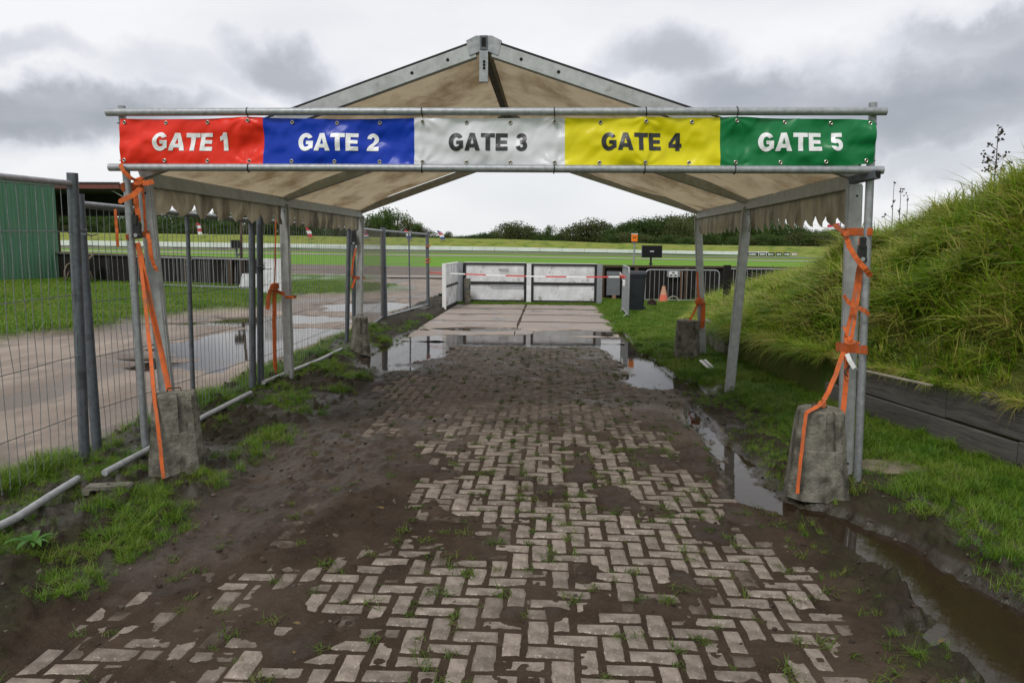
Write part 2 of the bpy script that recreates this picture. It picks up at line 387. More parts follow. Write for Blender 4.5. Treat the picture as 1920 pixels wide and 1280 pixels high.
M_MUD = None
def mud_material():
    m = bpy.data.materials.new('wet_mud'); m.use_nodes = True; nt = m.node_tree; N = nt.nodes.new; L = nt.links.new
    b = nt.nodes['Principled BSDF']; g = N('ShaderNodeNewGeometry')
    def at(n): a = N('ShaderNodeAttribute'); a.attribute_name = n; return a.outputs['Fac']
    def ns(sc, dt, r=.6, seed=0):
        n = N('ShaderNodeTexNoise'); n.inputs['Scale'].default_value = sc; n.inputs['Detail'].default_value = dt; n.inputs['Roughness'].default_value = r; L(g.outputs['Position'], n.inputs['Vector']); return n.outputs['Fac']
    def mr(v, a, c, lo=0., hi=1.):
        n = N('ShaderNodeMapRange'); L(v, n.inputs[0]); n.inputs[1].default_value = a; n.inputs[2].default_value = c; n.inputs[3].default_value = lo; n.inputs[4].default_value = hi; return n.outputs[0]
    def mx(f, a, c):
        x = N('ShaderNodeMix'); x.data_type = 'RGBA'; L(f, x.inputs[0])
        for k, q in ((6, a), (7, c)):
            if hasattr(q, 'is_output'): L(q, x.inputs[k])
            else: x.inputs[k].default_value = (*q, 1)
        return x.outputs[2]
    c = mx(mr(ns(3.5, 8), .32, .68), (.027, .0178, .0118), (.054, .037, .0255))
    c = mx(mr(ns(130, 3), .60, .75), c, (.12, .10, .08))
    c = mx(mr(ns(1.15, 6), .50, .66, 0, .6), c, (.085, .062, .045))
    # dried silt smeared thin over the far half of the path
    c = mx(mr(at('silt'), 0, 1, 0, .9), c, (.165, .135, .11))
    # mossy soil on the verges
    c = mx(mr(at('verge'), 0, 1, 0, .6), c, mx(mr(ns(9, 5), .4, .62), (.015, .011, .007), (.018, .024, .006)))
    L(c, b.inputs['Base Color'])
    rg = mr(at('wet'), 0, 1, .88, .16); n2 = mr(ns(24, 5), .3, .7, -.12, .12)
    ad = N('ShaderNodeMath'); ad.operation = 'ADD'; L(rg, ad.inputs[0]); L(n2, ad.inputs[1]); L(ad.outputs[0], b.inputs['Roughness'])
    L(mr(at('wet'), .15, .8, .12, .6), b.inputs['Specular IOR Level'])
    bp = N('ShaderNodeBump'); bp.inputs['Strength'].default_value = .55; bp.inputs['Distance'].default_value = .012; L(ns(95, 6, .7), bp.inputs['Height'])
    bp2 = N('ShaderNodeBump'); bp2.inputs['Strength'].default_value = .4; bp2.inputs['Distance'].default_value = .03; L(ns(22, 5, .6), bp2.inputs['Height']); L(bp2.outputs[0], bp.inputs['Normal'])
    L(bp.outputs[0], b.inputs['Normal'])
    return m
M_MUD = mud_material()
def build_near():
    # rows get longer with distance; the sheet is wider than the view
    ys = [1.1]
    while ys[-1] < 23.0: ys.append(ys[-1] + max(.009, .0021*ys[-1]**1.75/1.2))
    ys = np.array(ys); nx = 620
    s = np.linspace(0, 1, nx)[None, :]
    half = 1.6 + .62*ys
    Lx = np.maximum(XSEAM, -.1-half); Rx = np.minimum(wall_x(ys)+.35, .2+half)
    X = Lx[:, None] + (Rx-Lx)[:, None]*s; Y = np.repeat(ys[:, None], nx, 1)
    Z, mud, wet, inp = near_h(X, Y)
    silt = sstep(5.2, 8.0, Y + .8*(fbm(X*1.3, Y*1.3, 3, 305)-.5))*(.45+.75*fbm(X*3, Y*3, 4, 301))*inp*sstep(-2.2, -.9, X)
    o = grid_mesh('mud', X, Y, Z, M_MUD, attrs={'wet': np.clip(wet + silt*.22, 0, 1), 'silt': silt, 'verge': 1-inp})
    return tag(o, 'wet brown mud spread over the paving and verges', 'mud', kind='structure')
build_near()

M_GRAVEL = mat('pale_gravel', (.31, .255, .212), (.19, .15, .122), .8, 1.4, 8, (.35, .65), .6, 45, space='World', stretch=(1, .40, 1), c3=(.125, .096, .076), c3scale=.75, c3c=(.46, .56), rough2=.35)
M_LAWN = mat('lawn_soil', (.065, .10, .018), (.085, .085, .025), .9, 2.5, 7, (.35, .65), .6, 30, space='World')
def yard_material():
    m = M_GRAVEL.copy(); m.name = 'yard_gravel'; nt = m.node_tree; N = nt.nodes.new; L = nt.links.new; b = nt.nodes['Principled BSDF']
    lk = b.inputs['Base Color'].links[0]; src = lk.from_socket
    a = N('ShaderNodeAttribute'); a.attribute_name = 'lawn'
    x = N('ShaderNodeMix'); x.data_type = 'RGBA'; L(a.outputs['Fac'], x.inputs[0]); L(src, x.inputs[6]); x.inputs[7].default_value = (.06, .12, .008, 1)
    L(x.outputs[2], b.inputs['Base Color']); return m
def build_yard():
    def patch(name, x0, x1, y0, y1, nx, ny):
        ys = y0 + (y1-y0)*np.linspace(0, 1, ny)**1.5; xs = x1 - (x1-x0)*np.linspace(0, 1, nx)**1.6
        X, Y = np.meshgrid(xs[::-1], ys); Z, cut, lawn = yard_h(X, Y)
        # meet the verge at the seam
        w = sstep(-4.1, XSEAM, X); zs = near_h(np.full(ys.shape, XSEAM), ys)[0][:, None]
        Z = Z*(1-w) + np.broadcast_to(zs, Z.shape)*w
        Z = Z - .35*sstep(37.5, 39, Y) - .35*sstep(-34, -36, X)
        return tag(grid_mesh(name, X, Y, Z, yard_material(), attrs={'lawn': lawn*(1-.7*cut)}), 'pale rutted gravel yard with puddles behind the wire fence', 'yard', kind='structure')
    patch('gravel_yard', -37, XSEAM, .8, 39, 330, 420)
build_yard()
M_FIELD = mat('field_grass', (.085, .21, .006), (.11, .225, .010), .9, .25, 8, (.3, .7), .5, 6, space='World', c3=(.15, .17, .025), c3scale=.12, c3c=(.56, .72))
M_BANK = mat('bank_grass', (.15, .20, .028), (.19, .19, .045), .9, .35, 8, (.3, .7), .8, 3, space='World', c3=(.07, .12, .015), c3scale=.5, c3c=(.5, .66), stretch=(1, 1, 3))
def build_field():
    ys = np.concatenate([np.linspace(-40, 22, 14), np.linspace(23, 40, 12), np.linspace(42, 132, 46), np.linspace(133, 150, 36), np.linspace(155, 300, 20), np.linspace(340, 1500, 12)])
    xs = np.concatenate([np.linspace(-1500, -220, 10), np.linspace(-200, -40, 60), np.linspace(-38, 12, 60), np.linspace(13, 120, 60), np.linspace(130, 1500, 12)])
    X, Y = np.meshgrid(xs, ys); Z = field_z(X, Y)
    Z = Z - .40*sstep(38.2, 36.5, Y)*sstep(-38, -35, X)*sstep(14, 8, X)
    o = tag(grid_mesh('field', X, Y, Z, M_FIELD), 'flat green grass field', 'field', kind='structure')
    o.data.materials.append(M_BANK)
    n = len(o.data.polygons); ny, nx = X.shape; yc = (Y[:-1, :-1]+Y[1:, 1:])/2
    o.data.polygons.foreach_set('material_index', (yc > 136.2).astype(np.int32).ravel())
build_field()
# field just beyond the gate, between the gate and the near track
def build_apron():
    xs = np.linspace(XSEAM, 13.5, 80); ys = np.linspace(21.5, 39, 60)
    X, Y = np.meshgrid(xs, ys); Z = -.03 + (fbm(X*.7, Y*.7, 3, 401)-.5)*.05 + .02*sstep(22, 24, Y)
    tag(grid_mesh('grass_apron', X, Y, Z, M_FIELD), 'mown grass beyond the white gate', 'grass', kind='structure')
build_apron()
M_TRACK = mat('dirt_track', (.135, .105, .088), (.10, .077, .064), .75, 1.2, 7, (.3, .7), .4, 12, space='World', stretch=(.25, 1, 1), c3=(.20, .165, .14), c3scale=.5, c3c=(.52, .66))
M_PALE = mat('pale_track_edge', (.30, .26, .225), (.22, .19, .165), .8, 1.2, 7, (.3, .7), .2, 12, space='World', stretch=(.25, 1, 1))
def strip(name, label, x0, x1, ya, yb, m, lift, nx=120, curve=None):
    xs = np.linspace(x0, x1, nx); v = np.linspace(0, 1, 9)
    X, V = np.meshgrid(xs, v)
    a = np.interp(X, *ya); b = np.interp(X, *yb)
    jit = (fbm(X*.35, V*0+a*.1, 3, hash(name) % 97 if False else len(name))-.5)*np.where((V == 0) | (V == 1), 1.6, 0)
    Y = a + (b-a)*V + jit
    Z = field_z(X, Y) + lift
    return tag(grid_mesh(name, X, Y, Z, m), label, 'track', kind='structure')
strip('dirt_track', 'brown dirt race track across the infield', -120, 60, ([-120, -60, -22, -8, 10, 60], [52, 46, 41, 38.6, 39, 44]), ([-120, -60, -22, -8, 10, 60], [74, 66, 57, 53, 50, 56]), M_TRACK, .03)
strip('track_edge', 'pale strip along the near side of the dirt track', -120, 60, ([-120, -60, -22, -8, 10, 60], [48, 42.5, 38.9, 36.8, 37, 41]), ([-120, -60, -22, -8, 10, 60], [53, 47, 41.6, 39.2, 39.6, 44.6]), M_PALE, .05)
strip('service_track', 'narrow pale dirt lane across the far field', -130, 75, ([-130, 75], [92, 82]), ([-130, 75], [99, 87]), M_PALE, .03)
strip('far_track', 'far brown dirt straight below the white wall', -150, 90, ([-150, 90], [112, 102]), ([-150, 90], [127, 118]), M_TRACK, .03)

# mound
M_MOUND = mat('mound_turf', (.050, .085, .010), (.075, .080, .018), .95, 3.0, 8, (.35, .65), .8, 22, space='World')
def build_mound():
    ys = np.linspace(2.0, 23.0, 190); s = np.linspace(0, 1, 110)**1.4
    xw = wall_x(ys); X = xw[:, None] + .05 + (14.0 - xw)[:, None]*s[None, :]; Y = np.repeat(ys[:, None], 110, 1)
    Z = mound_z(X, Y)
    # hang the lip down to the ground in front, so the bank has a foot
    X = np.concatenate([(xw+.02)[:, None], X], 1); Y = np.concatenate([Y[:, :1], Y], 1)
    Z = np.concatenate([np.full((len(ys), 1), -.1), Z], 1)
    tag(grid_mesh('grass_mound', X, Y, Z, M_MOUND), 'tall earth mound overgrown with long grass', 'mound', kind='structure')
build_mound()

# ------------------------------------------------------------------ water
def water_material(name, c, alpha):
    m = bpy.data.materials.new(name); m.use_nodes = True; nt = m.node_tree; N = nt.nodes.new; L = nt.links.new
    b = nt.nodes['Principled BSDF']; b.inputs['Base Color'].default_value = (*c, 1); b.inputs['Roughness'].default_value = .03
    b.inputs['IOR'].default_value = 1.33; b.inputs['Alpha'].default_value = alpha; b.inputs['Specular IOR Level'].default_value = .6
    g = N('ShaderNodeNewGeometry'); n = N('ShaderNodeTexNoise'); n.inputs['Scale'].default_value = 9; n.inputs['Detail'].default_value = 3; L(g.outputs['Position'], n.inputs['Vector'])
    bp = N('ShaderNodeBump'); bp.inputs['Strength'].default_value = .05; bp.inputs['Distance'].default_value = .01; L(n.outputs['Fac'], bp.inputs['Height']); L(bp.outputs[0], b.inputs['Normal'])
    return m
M_WATER = water_material('puddle_water', (.030, .020, .012), .82)
def water(x0, x1, y0, y1, z, label):
    o = MB().add([(x0, y0, z), (x1, y0, z), (x1, y1, z), (x0, y1, z)], [(0, 1, 2, 3)]).build('puddle', M_WATER)
    tag(o, label, 'puddle', kind='structure')
water(.95, 2.9, 1.3, 8.3, W_NEAR, 'brown water standing in the gutter beside the paving')
water(-3.3, 2.2, 8.35, 15.6, W_FAR, 'shallow puddle lying across the road end')
for i, (cx, cy, rx, ry) in enumerate(PUDD):
    water(max(cx-rx*1.9, -40), min(cx+rx*1.9, -3.75), cy-ry*1.9, cy+ry*1.9, W_YARD - .0015*i, 'rain puddle on the gravel yard')

# ------------------------------------------------------------------ concrete slabs of the road end
M_SLAB = mat('road_slab_concrete', (.285, .235, .20), (.225, .185, .16), .8, 1.6, 8, (.3, .7), .25, 50, space='World', c3=(.16, .135, .115), c3scale=1.1, c3c=(.54, .62), rough2=.12, spec=.6)
def slab_h(x, y):
    z = .012 + (fbm(x*.8, y*.8, 3, 501)-.5)*.02
    nn = (fbm(x*1.6, y*2.2, 4, 511)-.5)*1.5
    cut = np.maximum(sstep(1.3, .6, ell(x, y, -.4, 13.5, 2.4, .75) + nn*.5), np.maximum(sstep(1.25, .6, ell(x, y, .5, 14.6, 1.0, .75) + nn*.6), sstep(1.25, .6, ell(x, y, -1.5, 14.9, .9, .6) + nn*.8)))
    return z - cut*.062 + cut*(fbm(x*5, y*5, 3, 521)-.5)*.02
def build_slabs():
    base = MB().add([(-2.66, 12.9, -.09), (1.36, 12.9, -.09), (1.36, 21.5, -.09), (-2.66, 21.5, -.09)], [(0, 1, 2, 3)]).build('concrete_road', M_MUD)
    tag(base, 'pinkish concrete slab road leading to the white gate', 'road', kind='structure')
    rows = [12.95, 14.75, 16.3, 18.0, 19.7, 21.4]
    for a, b in zip(rows[:-1], rows[1:]):
        for c, d in ((-2.62, -.68), (-.655, 1.32)):
            n = 36; X, Y = np.meshgrid(np.linspace(c, d, n), np.linspace(a+.012, b-.012, n)); Z = slab_h(X, Y) + RND.uniform(-.004, .004)
            e = (X == X.min()) | (X == X.max()) | (Y == Y.min()) | (Y == Y.max())
            jx = (fbm(X*4, Y*4, 2, 531)-.5)*.02*e
            o = grid_mesh('slab', X+jx, Y, Z, M_SLAB, base)
    for yj in rows[2:-1]:
        xs = np.linspace(-2.6, 1.3, 40); X = np.stack([xs, xs]); wv = .022 + .03*fbm(xs*2, xs*0+yj, 3, 541); Y = np.stack([yj-wv, yj+wv]); grid_mesh('joint', X, Y, slab_h(X, Y)+.006, M_MUD, base)
    ys_ = np.linspace(15.6, 21.3, 60); wv = .012 + .03*fbm(ys_*2, ys_*0, 3, 551); Y = np.stack([ys_, ys_]); X = np.stack([-.667+wv, -.667-wv]); grid_mesh('joint', X, Y, slab_h(X, Y)+.006, M_MUD, base)
build_slabs()

# ------------------------------------------------------------------ paving bricks, herringbone
M_BRICK = mat('paving_brick', (.285, .240, .202), (.145, .116, .094), .85, 13, 7, (.42, .70), .6, 130, rnd=.20, c3=(.56, .52, .46), c3scale=75, c3c=(.60, .66))
M_BRICK2 = mat('paving_brick_far', (.285, .240, .202), (.145, .116, .094), .85, 13, 7, (.42, .70), .6, 130, rnd=.18, island=True, c3=(.22, .19, .16), c3scale=110, c3c=(.62, .70))
def film(m, src):
    nt = m.node_tree; N = nt.nodes.new; L = nt.links.new; b = nt.nodes['Principled BSDF']; base = b.inputs['Base Color'].links[0].from_socket
    g = N('ShaderNodeNewGeometry'); n = N('ShaderNodeTexNoise'); n.inputs['Scale'].default_value = 16; n.inputs['Detail'].default_value = 5; L(g.outputs['Position'], n.inputs['Vector'])
    if src == 'object': a = N('ShaderNodeObjectInfo').outputs['Alpha']
    else: q = N('ShaderNodeAttribute'); q.attribute_name = 'dirt'; a = q.outputs['Fac']
    ad = N('ShaderNodeMath'); ad.operation = 'MULTIPLY_ADD'; L(n.outputs['Fac'], ad.inputs[0]); ad.inputs[1].default_value = 1.1; ad.inputs[2].default_value = -.62
    sm = N('ShaderNodeMath'); sm.operation = 'ADD'; sm.use_clamp = True; L(ad.outputs[0], sm.inputs[0]); L(a, sm.inputs[1])
    x = N('ShaderNodeMix'); x.data_type = 'RGBA'; L(sm.outputs[0], x.inputs[0]); L(base, x.inputs[6]); x.inputs[7].default_value = (.055, .039, .028, 1); L(x.outputs[2], b.inputs['Base Color'])
film(M_BRICK, 'object'); film(M_BRICK2, 'attr')
def brick_verts(lx, ly):
    j = .0055; x, y = lx/2-j, ly/2-j; b = .017; t = 0; z1 = -.010; z0 = -.045
    ring = lambda a, c, z: [(-a, -c, z), (a, -c, z), (a, c, z), (-a, c, z)]
    v = ring(x, y, z0) + ring(x, y, z1) + ring(x-b, y-b, t)
    f = [(i, (i+1) % 4, 4+(i+1) % 4, 4+i) for i in range(4)] + [(4+i, 4+(i+1) % 4, 8+(i+1) % 4, 8+i) for i in range(4)] + [(8, 9, 10, 11)]
    return v, f
def build_bricks():
    bed = MB().add([(-2.3, .8, -.055), (1.6, .8, -.055), (1.6, 12.9, -.055), (-2.3, 12.9, -.055)], [(0, 1, 2, 3)]).build('paved_path', M_MUD)
    tag(bed, 'herringbone path of grey brown paving bricks', 'path', kind='structure')
    u = .103; cand = []
    rr = random.Random(3)
    for iy in range(int(.9/u), int(12.75/u)):
        for ix in range(-20, 18):
            k = (ix - iy) % 4
            if k == 0: cx, cy, h = (ix+1)*u, (iy+.5)*u, 1
            elif k == 3: cx, cy, h = (ix+.5)*u, (iy+1)*u, 0
            else: continue
            cx += PX*.0 + .02
            if abs(cx-PX) > 1.80 or cx > np.interp(cy, *MUD_R)+.04: continue
            cand.append((cx, cy, h))
    A = np.array(cand); 
    # how far each brick stands out of the mud
    vis = np.zeros(len(A))
    for dx, dy in ((0, 0), (.05, .02), (-.05, .02), (.03, -.03), (-.03, -.03)):
        zz = near_h(A[:, 0]+dx, A[:, 1]+dy)[0]; vis += (zz < crown(A[:, 0]) - .001)
    proto = {}
    for h in (0, 1):
        v, f = brick_verts(.206 if h else .103, .103 if h else .206)
        me = bpy.data.meshes.new('brick'); me.from_pydata(v, [], f); me.materials.append(M_BRICK); proto[h] = me
    # those inside the view, nearest first
    inview = (A[:, 1] > 2.45) & (np.abs(A[:, 0]+.05*A[:, 1]) < .75*A[:, 1]) & (vis >= 1)
    order = np.argsort(A[:, 1] + (~inview)*100)
    dirt = np.clip(mud_amount(A[:, 0], A[:, 1])*1.5 + .08*sstep(5.0, 7.5, A[:, 1]) + .17 + .25*(fbm(A[:, 0]*.9, A[:, 1]*.9, 3, 333)-.5), 0, .95); dirt = np.where(A[:, 1] > 6, np.minimum(dirt, .38), dirt); fd = []
    gzc = np.min([near_h(A[:, 0]+a, A[:, 1]+b)[0] for a, b in ((0, 0), (.09, 0), (-.09, 0), (0, .09), (0, -.09))], 0); vis = np.where(gzc < -.016, 0, vis)
    inview &= vis >= 1; order = np.argsort(A[:, 1] + (~inview)*100)
    parts = set(order[:300].tolist()); far = MB()
    for i, (cx, cy, h) in enumerate(cand):
        if vis[i] < 1 and i not in parts: continue
        z = crown(cx) + rr.gauss(0, .0022); e = Euler((rr.gauss(0, .010), rr.gauss(0, .010) - .036*(cx-PX)/1.9*0, rr.gauss(0, .012)))
        if i in parts:
            o = bpy.data.objects.new('brick', proto[h]); col.objects.link(o); o.parent = bed; o.location = (cx, cy, z); o.rotation_euler = e; o.color = (1, 1, 1, float(dirt[i]))
        else:
            v, f = brick_verts(.206 if h else .103, .103 if h else .206); Mx = e.to_matrix()
            far.add([Vector((cx, cy, z)) + Mx @ Vector(q) for q in v], f); fd += [float(dirt[i])]*len(v)
    o = far.build('far_bricks', M_BRICK2, bed); o['kind'] = 'stuff'
    at = o.data.attributes.new('dirt', 'FLOAT', 'POINT'); at.data.foreach_set('value', fd)
build_bricks()

# ================================================================== TENT
def fabric_material(name, c1, c2, c3, trans=.45, stretch=(1, 1, 1), shine=.35):
    m = mat(name, c1, c2, shine, 2.2, 7, (.3, .7), .35, 14, spec=.45, stretch=stretch, c3=c3, c3scale=1.3, c3c=(.45, .66))
    nt = m.node_tree; N = nt.nodes.new; L = nt.links.new; b = nt.nodes['Principled BSDF']; out = nt.nodes['Material Output']
    t = N('ShaderNodeBsdfTranslucent'); L(b.inputs['Base Color'].links[0].from_socket, t.inputs[0])
    if b.inputs['Normal'].is_linked: L(b.inputs['Normal'].links[0].from_socket, t.inputs['Normal'])
    x = N('ShaderNodeMixShader'); x.inputs[0].default_value = trans; L(b.outputs[0], x.inputs[1]); L(t.outputs[0], x.inputs[2]); L(x.outputs[0], out.inputs[0])
    return m
M_CANVAS = fabric_material('stained_roof_sheet', (.42, .345, .235), (.375, .30, .19), (.18, .125, .065), .50, (1.6, 1.0, 1.0))
M_VAL = fabric_material('mouldy_valance', (.44, .385, .28), (.25, .21, .14), (.08, .068, .046), .40, (3, 3, .7), .5)

def pole_line(xt, yt, xb, yb, Y, z0, z1, Yb=None):
    a = P(xt, yt, Y); b = P(xb, yb, Yb or Y); f = lambda z: a + (b-a)*((z-a.z)/(b.z-a.z))
    return f(z0), f(z1)
tent = empty('frame_tent', (-.45, 8.4, 0), 'open frame tent with stained tan roof and aluminium legs over the paving', 'tent')
POST = {}
for key, a in {'L1': (272, 345, 312, 735, 5.50), 'R1': (1602, 345, 1587, 780, 5.42), 'L2': (533, 390, 543, 730, 8.38), 'R2': (1402, 385, 1367, 742, 8.42), 'L3': (676, 415, 673, 660, 11.45), 'R3': (1309, 412, 1317, 676, 11.05)}.items():
    f, t = pole_line(*a[:4], a[4], 0, 2.10)
    f.z = max(nz(f.x, f.y), -.02) - .01; POST[key] = (f, t)
    mb = MB().beam(f, t, .088, .058, up=(0, 1, 0), bev=.004)
    # grooves of the extruded profile
    for s in (-1, 1):
        mb.beam(f + Vector((s*.047, 0, .02)), t + Vector((s*.047, 0, -.01)), .012, .036, up=(0, 1, 0))
    o = wpart('post', mb, M_ALU, tent)
    for k in (.04, .96): wrapped(tent, MB().disc(f.lerp(t, k) + Vector((.01, -.0295, 0)), (0, 1, 0), .008, 10, depth=.0015)).build('bolt_hole', M_HOLE, o)
RX, RZ = P(908, 68, 5.46).x, 3.09
RIDGE = {'1': Vector((RX, 5.46, RZ)), '2': Vector((RX+.01, 8.40, RZ-.01)), '3': Vector((RX+.01, 11.25, RZ-.02))}
ET = .115        # eave beam centre above post top
for s in 'LR':
    for i, j in (('1', '2'), ('2', '3')):
        a, b = POST[s+i][1].copy(), POST[s+j][1].copy(); a.z += .02; b.z += .02
        o = wpart('eave_beam', MB().beam(a, b, .062, .105, bev=.004), M_ALU, tent)
RAF = {}
for s in 'LR':
    for i in '123':
        a = POST[s+i][1].copy(); a.z += .075; b = RIDGE[i].copy(); b.z -= .055
        d = (b-a).normalized(); a0 = a - d*.03
        o = wpart('rafter', MB().beam(a0, b - d*.07, .058, .098, bev=.004), M_ALU, tent); RAF[s+i] = (a0, b)
        if i == '1':
            for t in (.90, .80, .28): wrapped(tent, MB().disc(a0.lerp(b, t) + Vector((0, -.0295, .0)), (0, 1, 0), .012, 10, depth=.0015)).build('bolt_hole', M_HOLE, o)
            kb = MB().beam(a0 + Vector((0, 0, .062)), b + Vector((0, 0, .062)), .05, .012)
            wrapped(tent, kb).build('keder_strip', M_BLACK, o)
for i in '123':
    c = RIDGE[i]; mb = MB()
    pts = [(-.10, -.115), (0, -.075), (.10, -.115), (.125, -.015), (.055, .018), (-.055, .018), (-.125, -.015)]
    mb.loft([[Vector((c.x+x, c.y-.036, c.z+z)) for x, z in pts], [Vector((c.x+x, c.y+.036, c.z+z)) for x, z in pts]])
    o = wpart('ridge_bracket', mb, M_GALV, tent)
    if i == '1':
        wpart('ridge_socket', MB().box((c.x, c.y-.037, c.z-.03), (.055, .012, .095)), M_GALVD, tent)
        wpart('ridge_socket_opening', MB().box((c.x, c.y-.042, c.z-.028), (.032, .006, .062)), M_HOLE, tent)
        hp = wpart('hanging_bracket', MB().box((c.x, c.y-.03, c.z-.19), (.06, .035, .21)), M_GALV, tent)
        for k in range(3): wrapped(tent, MB().disc((c.x+.004, c.y-.049, c.z-.16-.022*k), (0, 1, 0), .010, 10)).build('bolt_hole', M_HOLE, hp)
wpart('ridge_beam', MB().beam(RIDGE['1'] + Vector((0, .03, -.05)), RIDGE['3'] + Vector((0, 0, -.05)), .055, .10), mat('stained_aluminium', (.11, .10, .08), (.06, .055, .045), .6, 6, 6, metallic=.2), tent)
wpart('corner_tube', MB().beam(P(1597, 338, 5.30), P(1645, 327, 5.10), .055, .055, bev=.004), M_GALVD, tent)
wpart('corner_tube_opening', MB().box(P(1645, 327, 5.10)+Vector((.0, -.003, 0)), (.040, .006, .040)), M_HOLE, tent)
def roof_sheet(s, i, j, sag, seed):
    a0, b0 = RAF[s+i]; a1, b1 = RAF[s+j]; nu, nv = 46, 46
    u = np.linspace(0, 1, nu); v = np.linspace(0, 1, nv); U, V = np.meshgrid(u, v)
    def bl(k): return (a0[k]*(1-U)+a1[k]*U)*(1-V) + (b0[k]*(1-U)+b1[k]*U)*V
    X, Y, Z = bl(0), bl(1), bl(2) + .064*np.minimum(1, V*5) - .006*(V < .01)
    bow = np.sin(np.pi*U)**.8*np.sin(np.pi*(V**.8))
    Z = Z - sag*bow
    # creases pulled out from the corners
    ang = np.arctan2(V-1.02, U-1.05 if i == '1' else U+.05); rad = np.hypot(V-1, U-(1 if i == '1' else 0))
    cre = (fbm(ang*14, rad*1.2, 3, seed)-.5)*.065*np.minimum(1, rad*2)*np.sin(np.pi*U)**.4
    ang2 = np.arctan2(V+.02, U+.05); cre2 = (fbm(ang2*9, U*2, 3, seed+9)-.5)*.03*np.sin(np.pi*U)**.5*(1-V)
    Z = Z + cre + cre2
    M = tent.matrix_basis.inverted()
    o = grid_mesh('roof_sheet', X - tent.location.x, Y - tent.location.y, Z, M_CANVAS, tent)
    o['label'] = 'stained tan roof sheet'
roof_sheet('L', '1', '2', .055, 3); roof_sheet('L', '2', '3', .05, 5); roof_sheet('R', '1', '2', .06, 7); roof_sheet('R', '2', '3', .15, 11)
def valance(s, i, j, drop, n, seed, ragged):
    a, b = POST[s+i][1].copy(), POST[s+j][1].copy(); a.z -= .02; b.z -= .02
    d = (b-a); L0 = .03; nu = 220; nv = 10; r = random.Random(seed)
    off = [r.uniform(.6, 1.3) for _ in range(n+1)]
    X = np.zeros((nv, nu)); Y = X.copy(); Z = X.copy()
    for q in range(nu):
        t = L0 + (1-2*L0)*q/(nu-1); ph = t*n; k = int(ph); fr = ph-k
        arch = abs(math.sin(math.pi*fr))**.6
        dr = drop*(1 - ragged*(1-arch)*off[k])
        dr += .02*(vnoise(np.array([t*60]), np.array([seed*1.0]), 3)[0]-.5)
        for w in range(nv):
            h = w/(nv-1); p = a + d*t
            X[w, q] = p.x + (.018*math.sin(ph*math.pi*2 + seed) + .016*(float(vnoise(np.array([t*25.]), np.array([h*2.]), seed)[0])-.5)*2)*h
            Y[w, q] = p.y; Z[w, q] = p.z - dr*h
    o = grid_mesh('valance', X - tent.location.x, Y - tent.location.y, Z, M_VAL, tent)
    o['label'] = 'dirty scalloped valance'
valance('L', '1', '2', .215, 8, 1, .46); valance('L', '2', '3', .22, 11, 2, .40); valance('R', '1', '2', .26, 12, 4, .42); valance('R', '2', '3', .25, 12, 5, .42)

# ================================================================== BANNER FRAME AND BANNER
bf = empty('banner_scaffold', (-.45, 5.25, 0), 'galvanised tube frame lashed to the tent front, carrying the gate banner', 'frame')
def upright(xt, yt, xb, yb, Y):
    a = P(xt, yt, Y); b = P(xb, yb, Y); f = a + (b-a)*((0-a.z)/(b.z-a.z)); f.z = nz(f.x, f.y) - .02
    wpart('upright', MB().tube([f, a], .0265, 16), M_GALV, bf, True, 40)
    return f, a
UPL = upright(228, 199, 275, 872, 5.345); UPR = upright(1637, 193, 1607, 915, 5.20)
RAILT = (P(200, 211, 5.29), P(1662, 209, 5.145)); RAILB = (P(205, 314, 5.29), P(1656, 319, 5.145))
for a, b in (RAILT, RAILB):
    wpart('rail', MB().tube([a, a.lerp(b, .3)+Vector((0, 0, .004)), a.lerp(b, .6)+Vector((0, 0, .001)), b], .0265, 16), M_GALV, bf, True, 40)
    for p in (a, b):
        d = (a-b).normalized() if p is a else (b-a).normalized()
def bY(px): return 5.300 - .145*(px-200)/1462
TIES = [227, 464, 793, 1040, 1211, 1381, 1638]
def bsurf(px, v):
    """banner sheet: px along the rail, v 0 at the top edge and 1 at the bottom edge"""
    px = np.asarray(px, float); v = np.asarray(v, float)
    k = np.clip(np.searchsorted(TIES, px)-1, 0, 5); t0 = np.array(TIES)[k]; t1 = np.array(TIES)[k+1]; fr = np.clip((px-t0)/(t1-t0), 0, 1)
    sagT = np.sin(np.pi*fr)*np.array([2.6, 3.2, 1.2, 1.2, 1.2, 2.0])[k]
    top = np.interp(px, [227, 464, 793, 1040, 1211, 1381, 1590, 1638], [223, 219.5, 221.5, 221, 220.5, 219.5, 222.5, 226]) + sagT
    bot = np.interp(px, [227, 464, 793, 1040, 1211, 1381, 1590, 1638], [307, 309, 310.5, 312, 312, 312, 311, 306]) 
    py = top + (bot-top)*v
    w = (fbm(px*.011, v*1.3, 3, 601)-.5)*.11*np.sin(np.pi*np.clip(v, 0, 1))**.7
    w += (fbm(px*.030 + v*1.6, v*1.1 - px*.006, 3, 611)-.5)*.030
    for t in TIES[1:-1]:
        g = np.exp(-((px-t)/34.0)**2); w -= g*.012*(np.exp(-(v/.30)**2) + np.exp(-((1-v)/.30)**2))
        w += g*.006*np.sin((px-t)*.17)*(np.exp(-(v/.35)**2)+np.exp(-((1-v)/.35)**2))
    for t in TIES[1:-1]:
        for vv in (0.0, 1.0):
            dx_ = (px-t); dv_ = np.abs(v-vv)*88; rr_ = np.hypot(dx_, dv_)+1; an_ = np.arctan2(dv_, dx_)
            w += .004*np.sin(an_*9 + t)*np.exp(-((rr_-16)/20.0)**2)
    edge = np.exp(-((px-1638)/26.0)**2)*.05*np.sin(np.pi*v) + np.exp(-((px-227)/20.0)**2)*.025*np.sin(np.pi*v)
    return py, w - edge
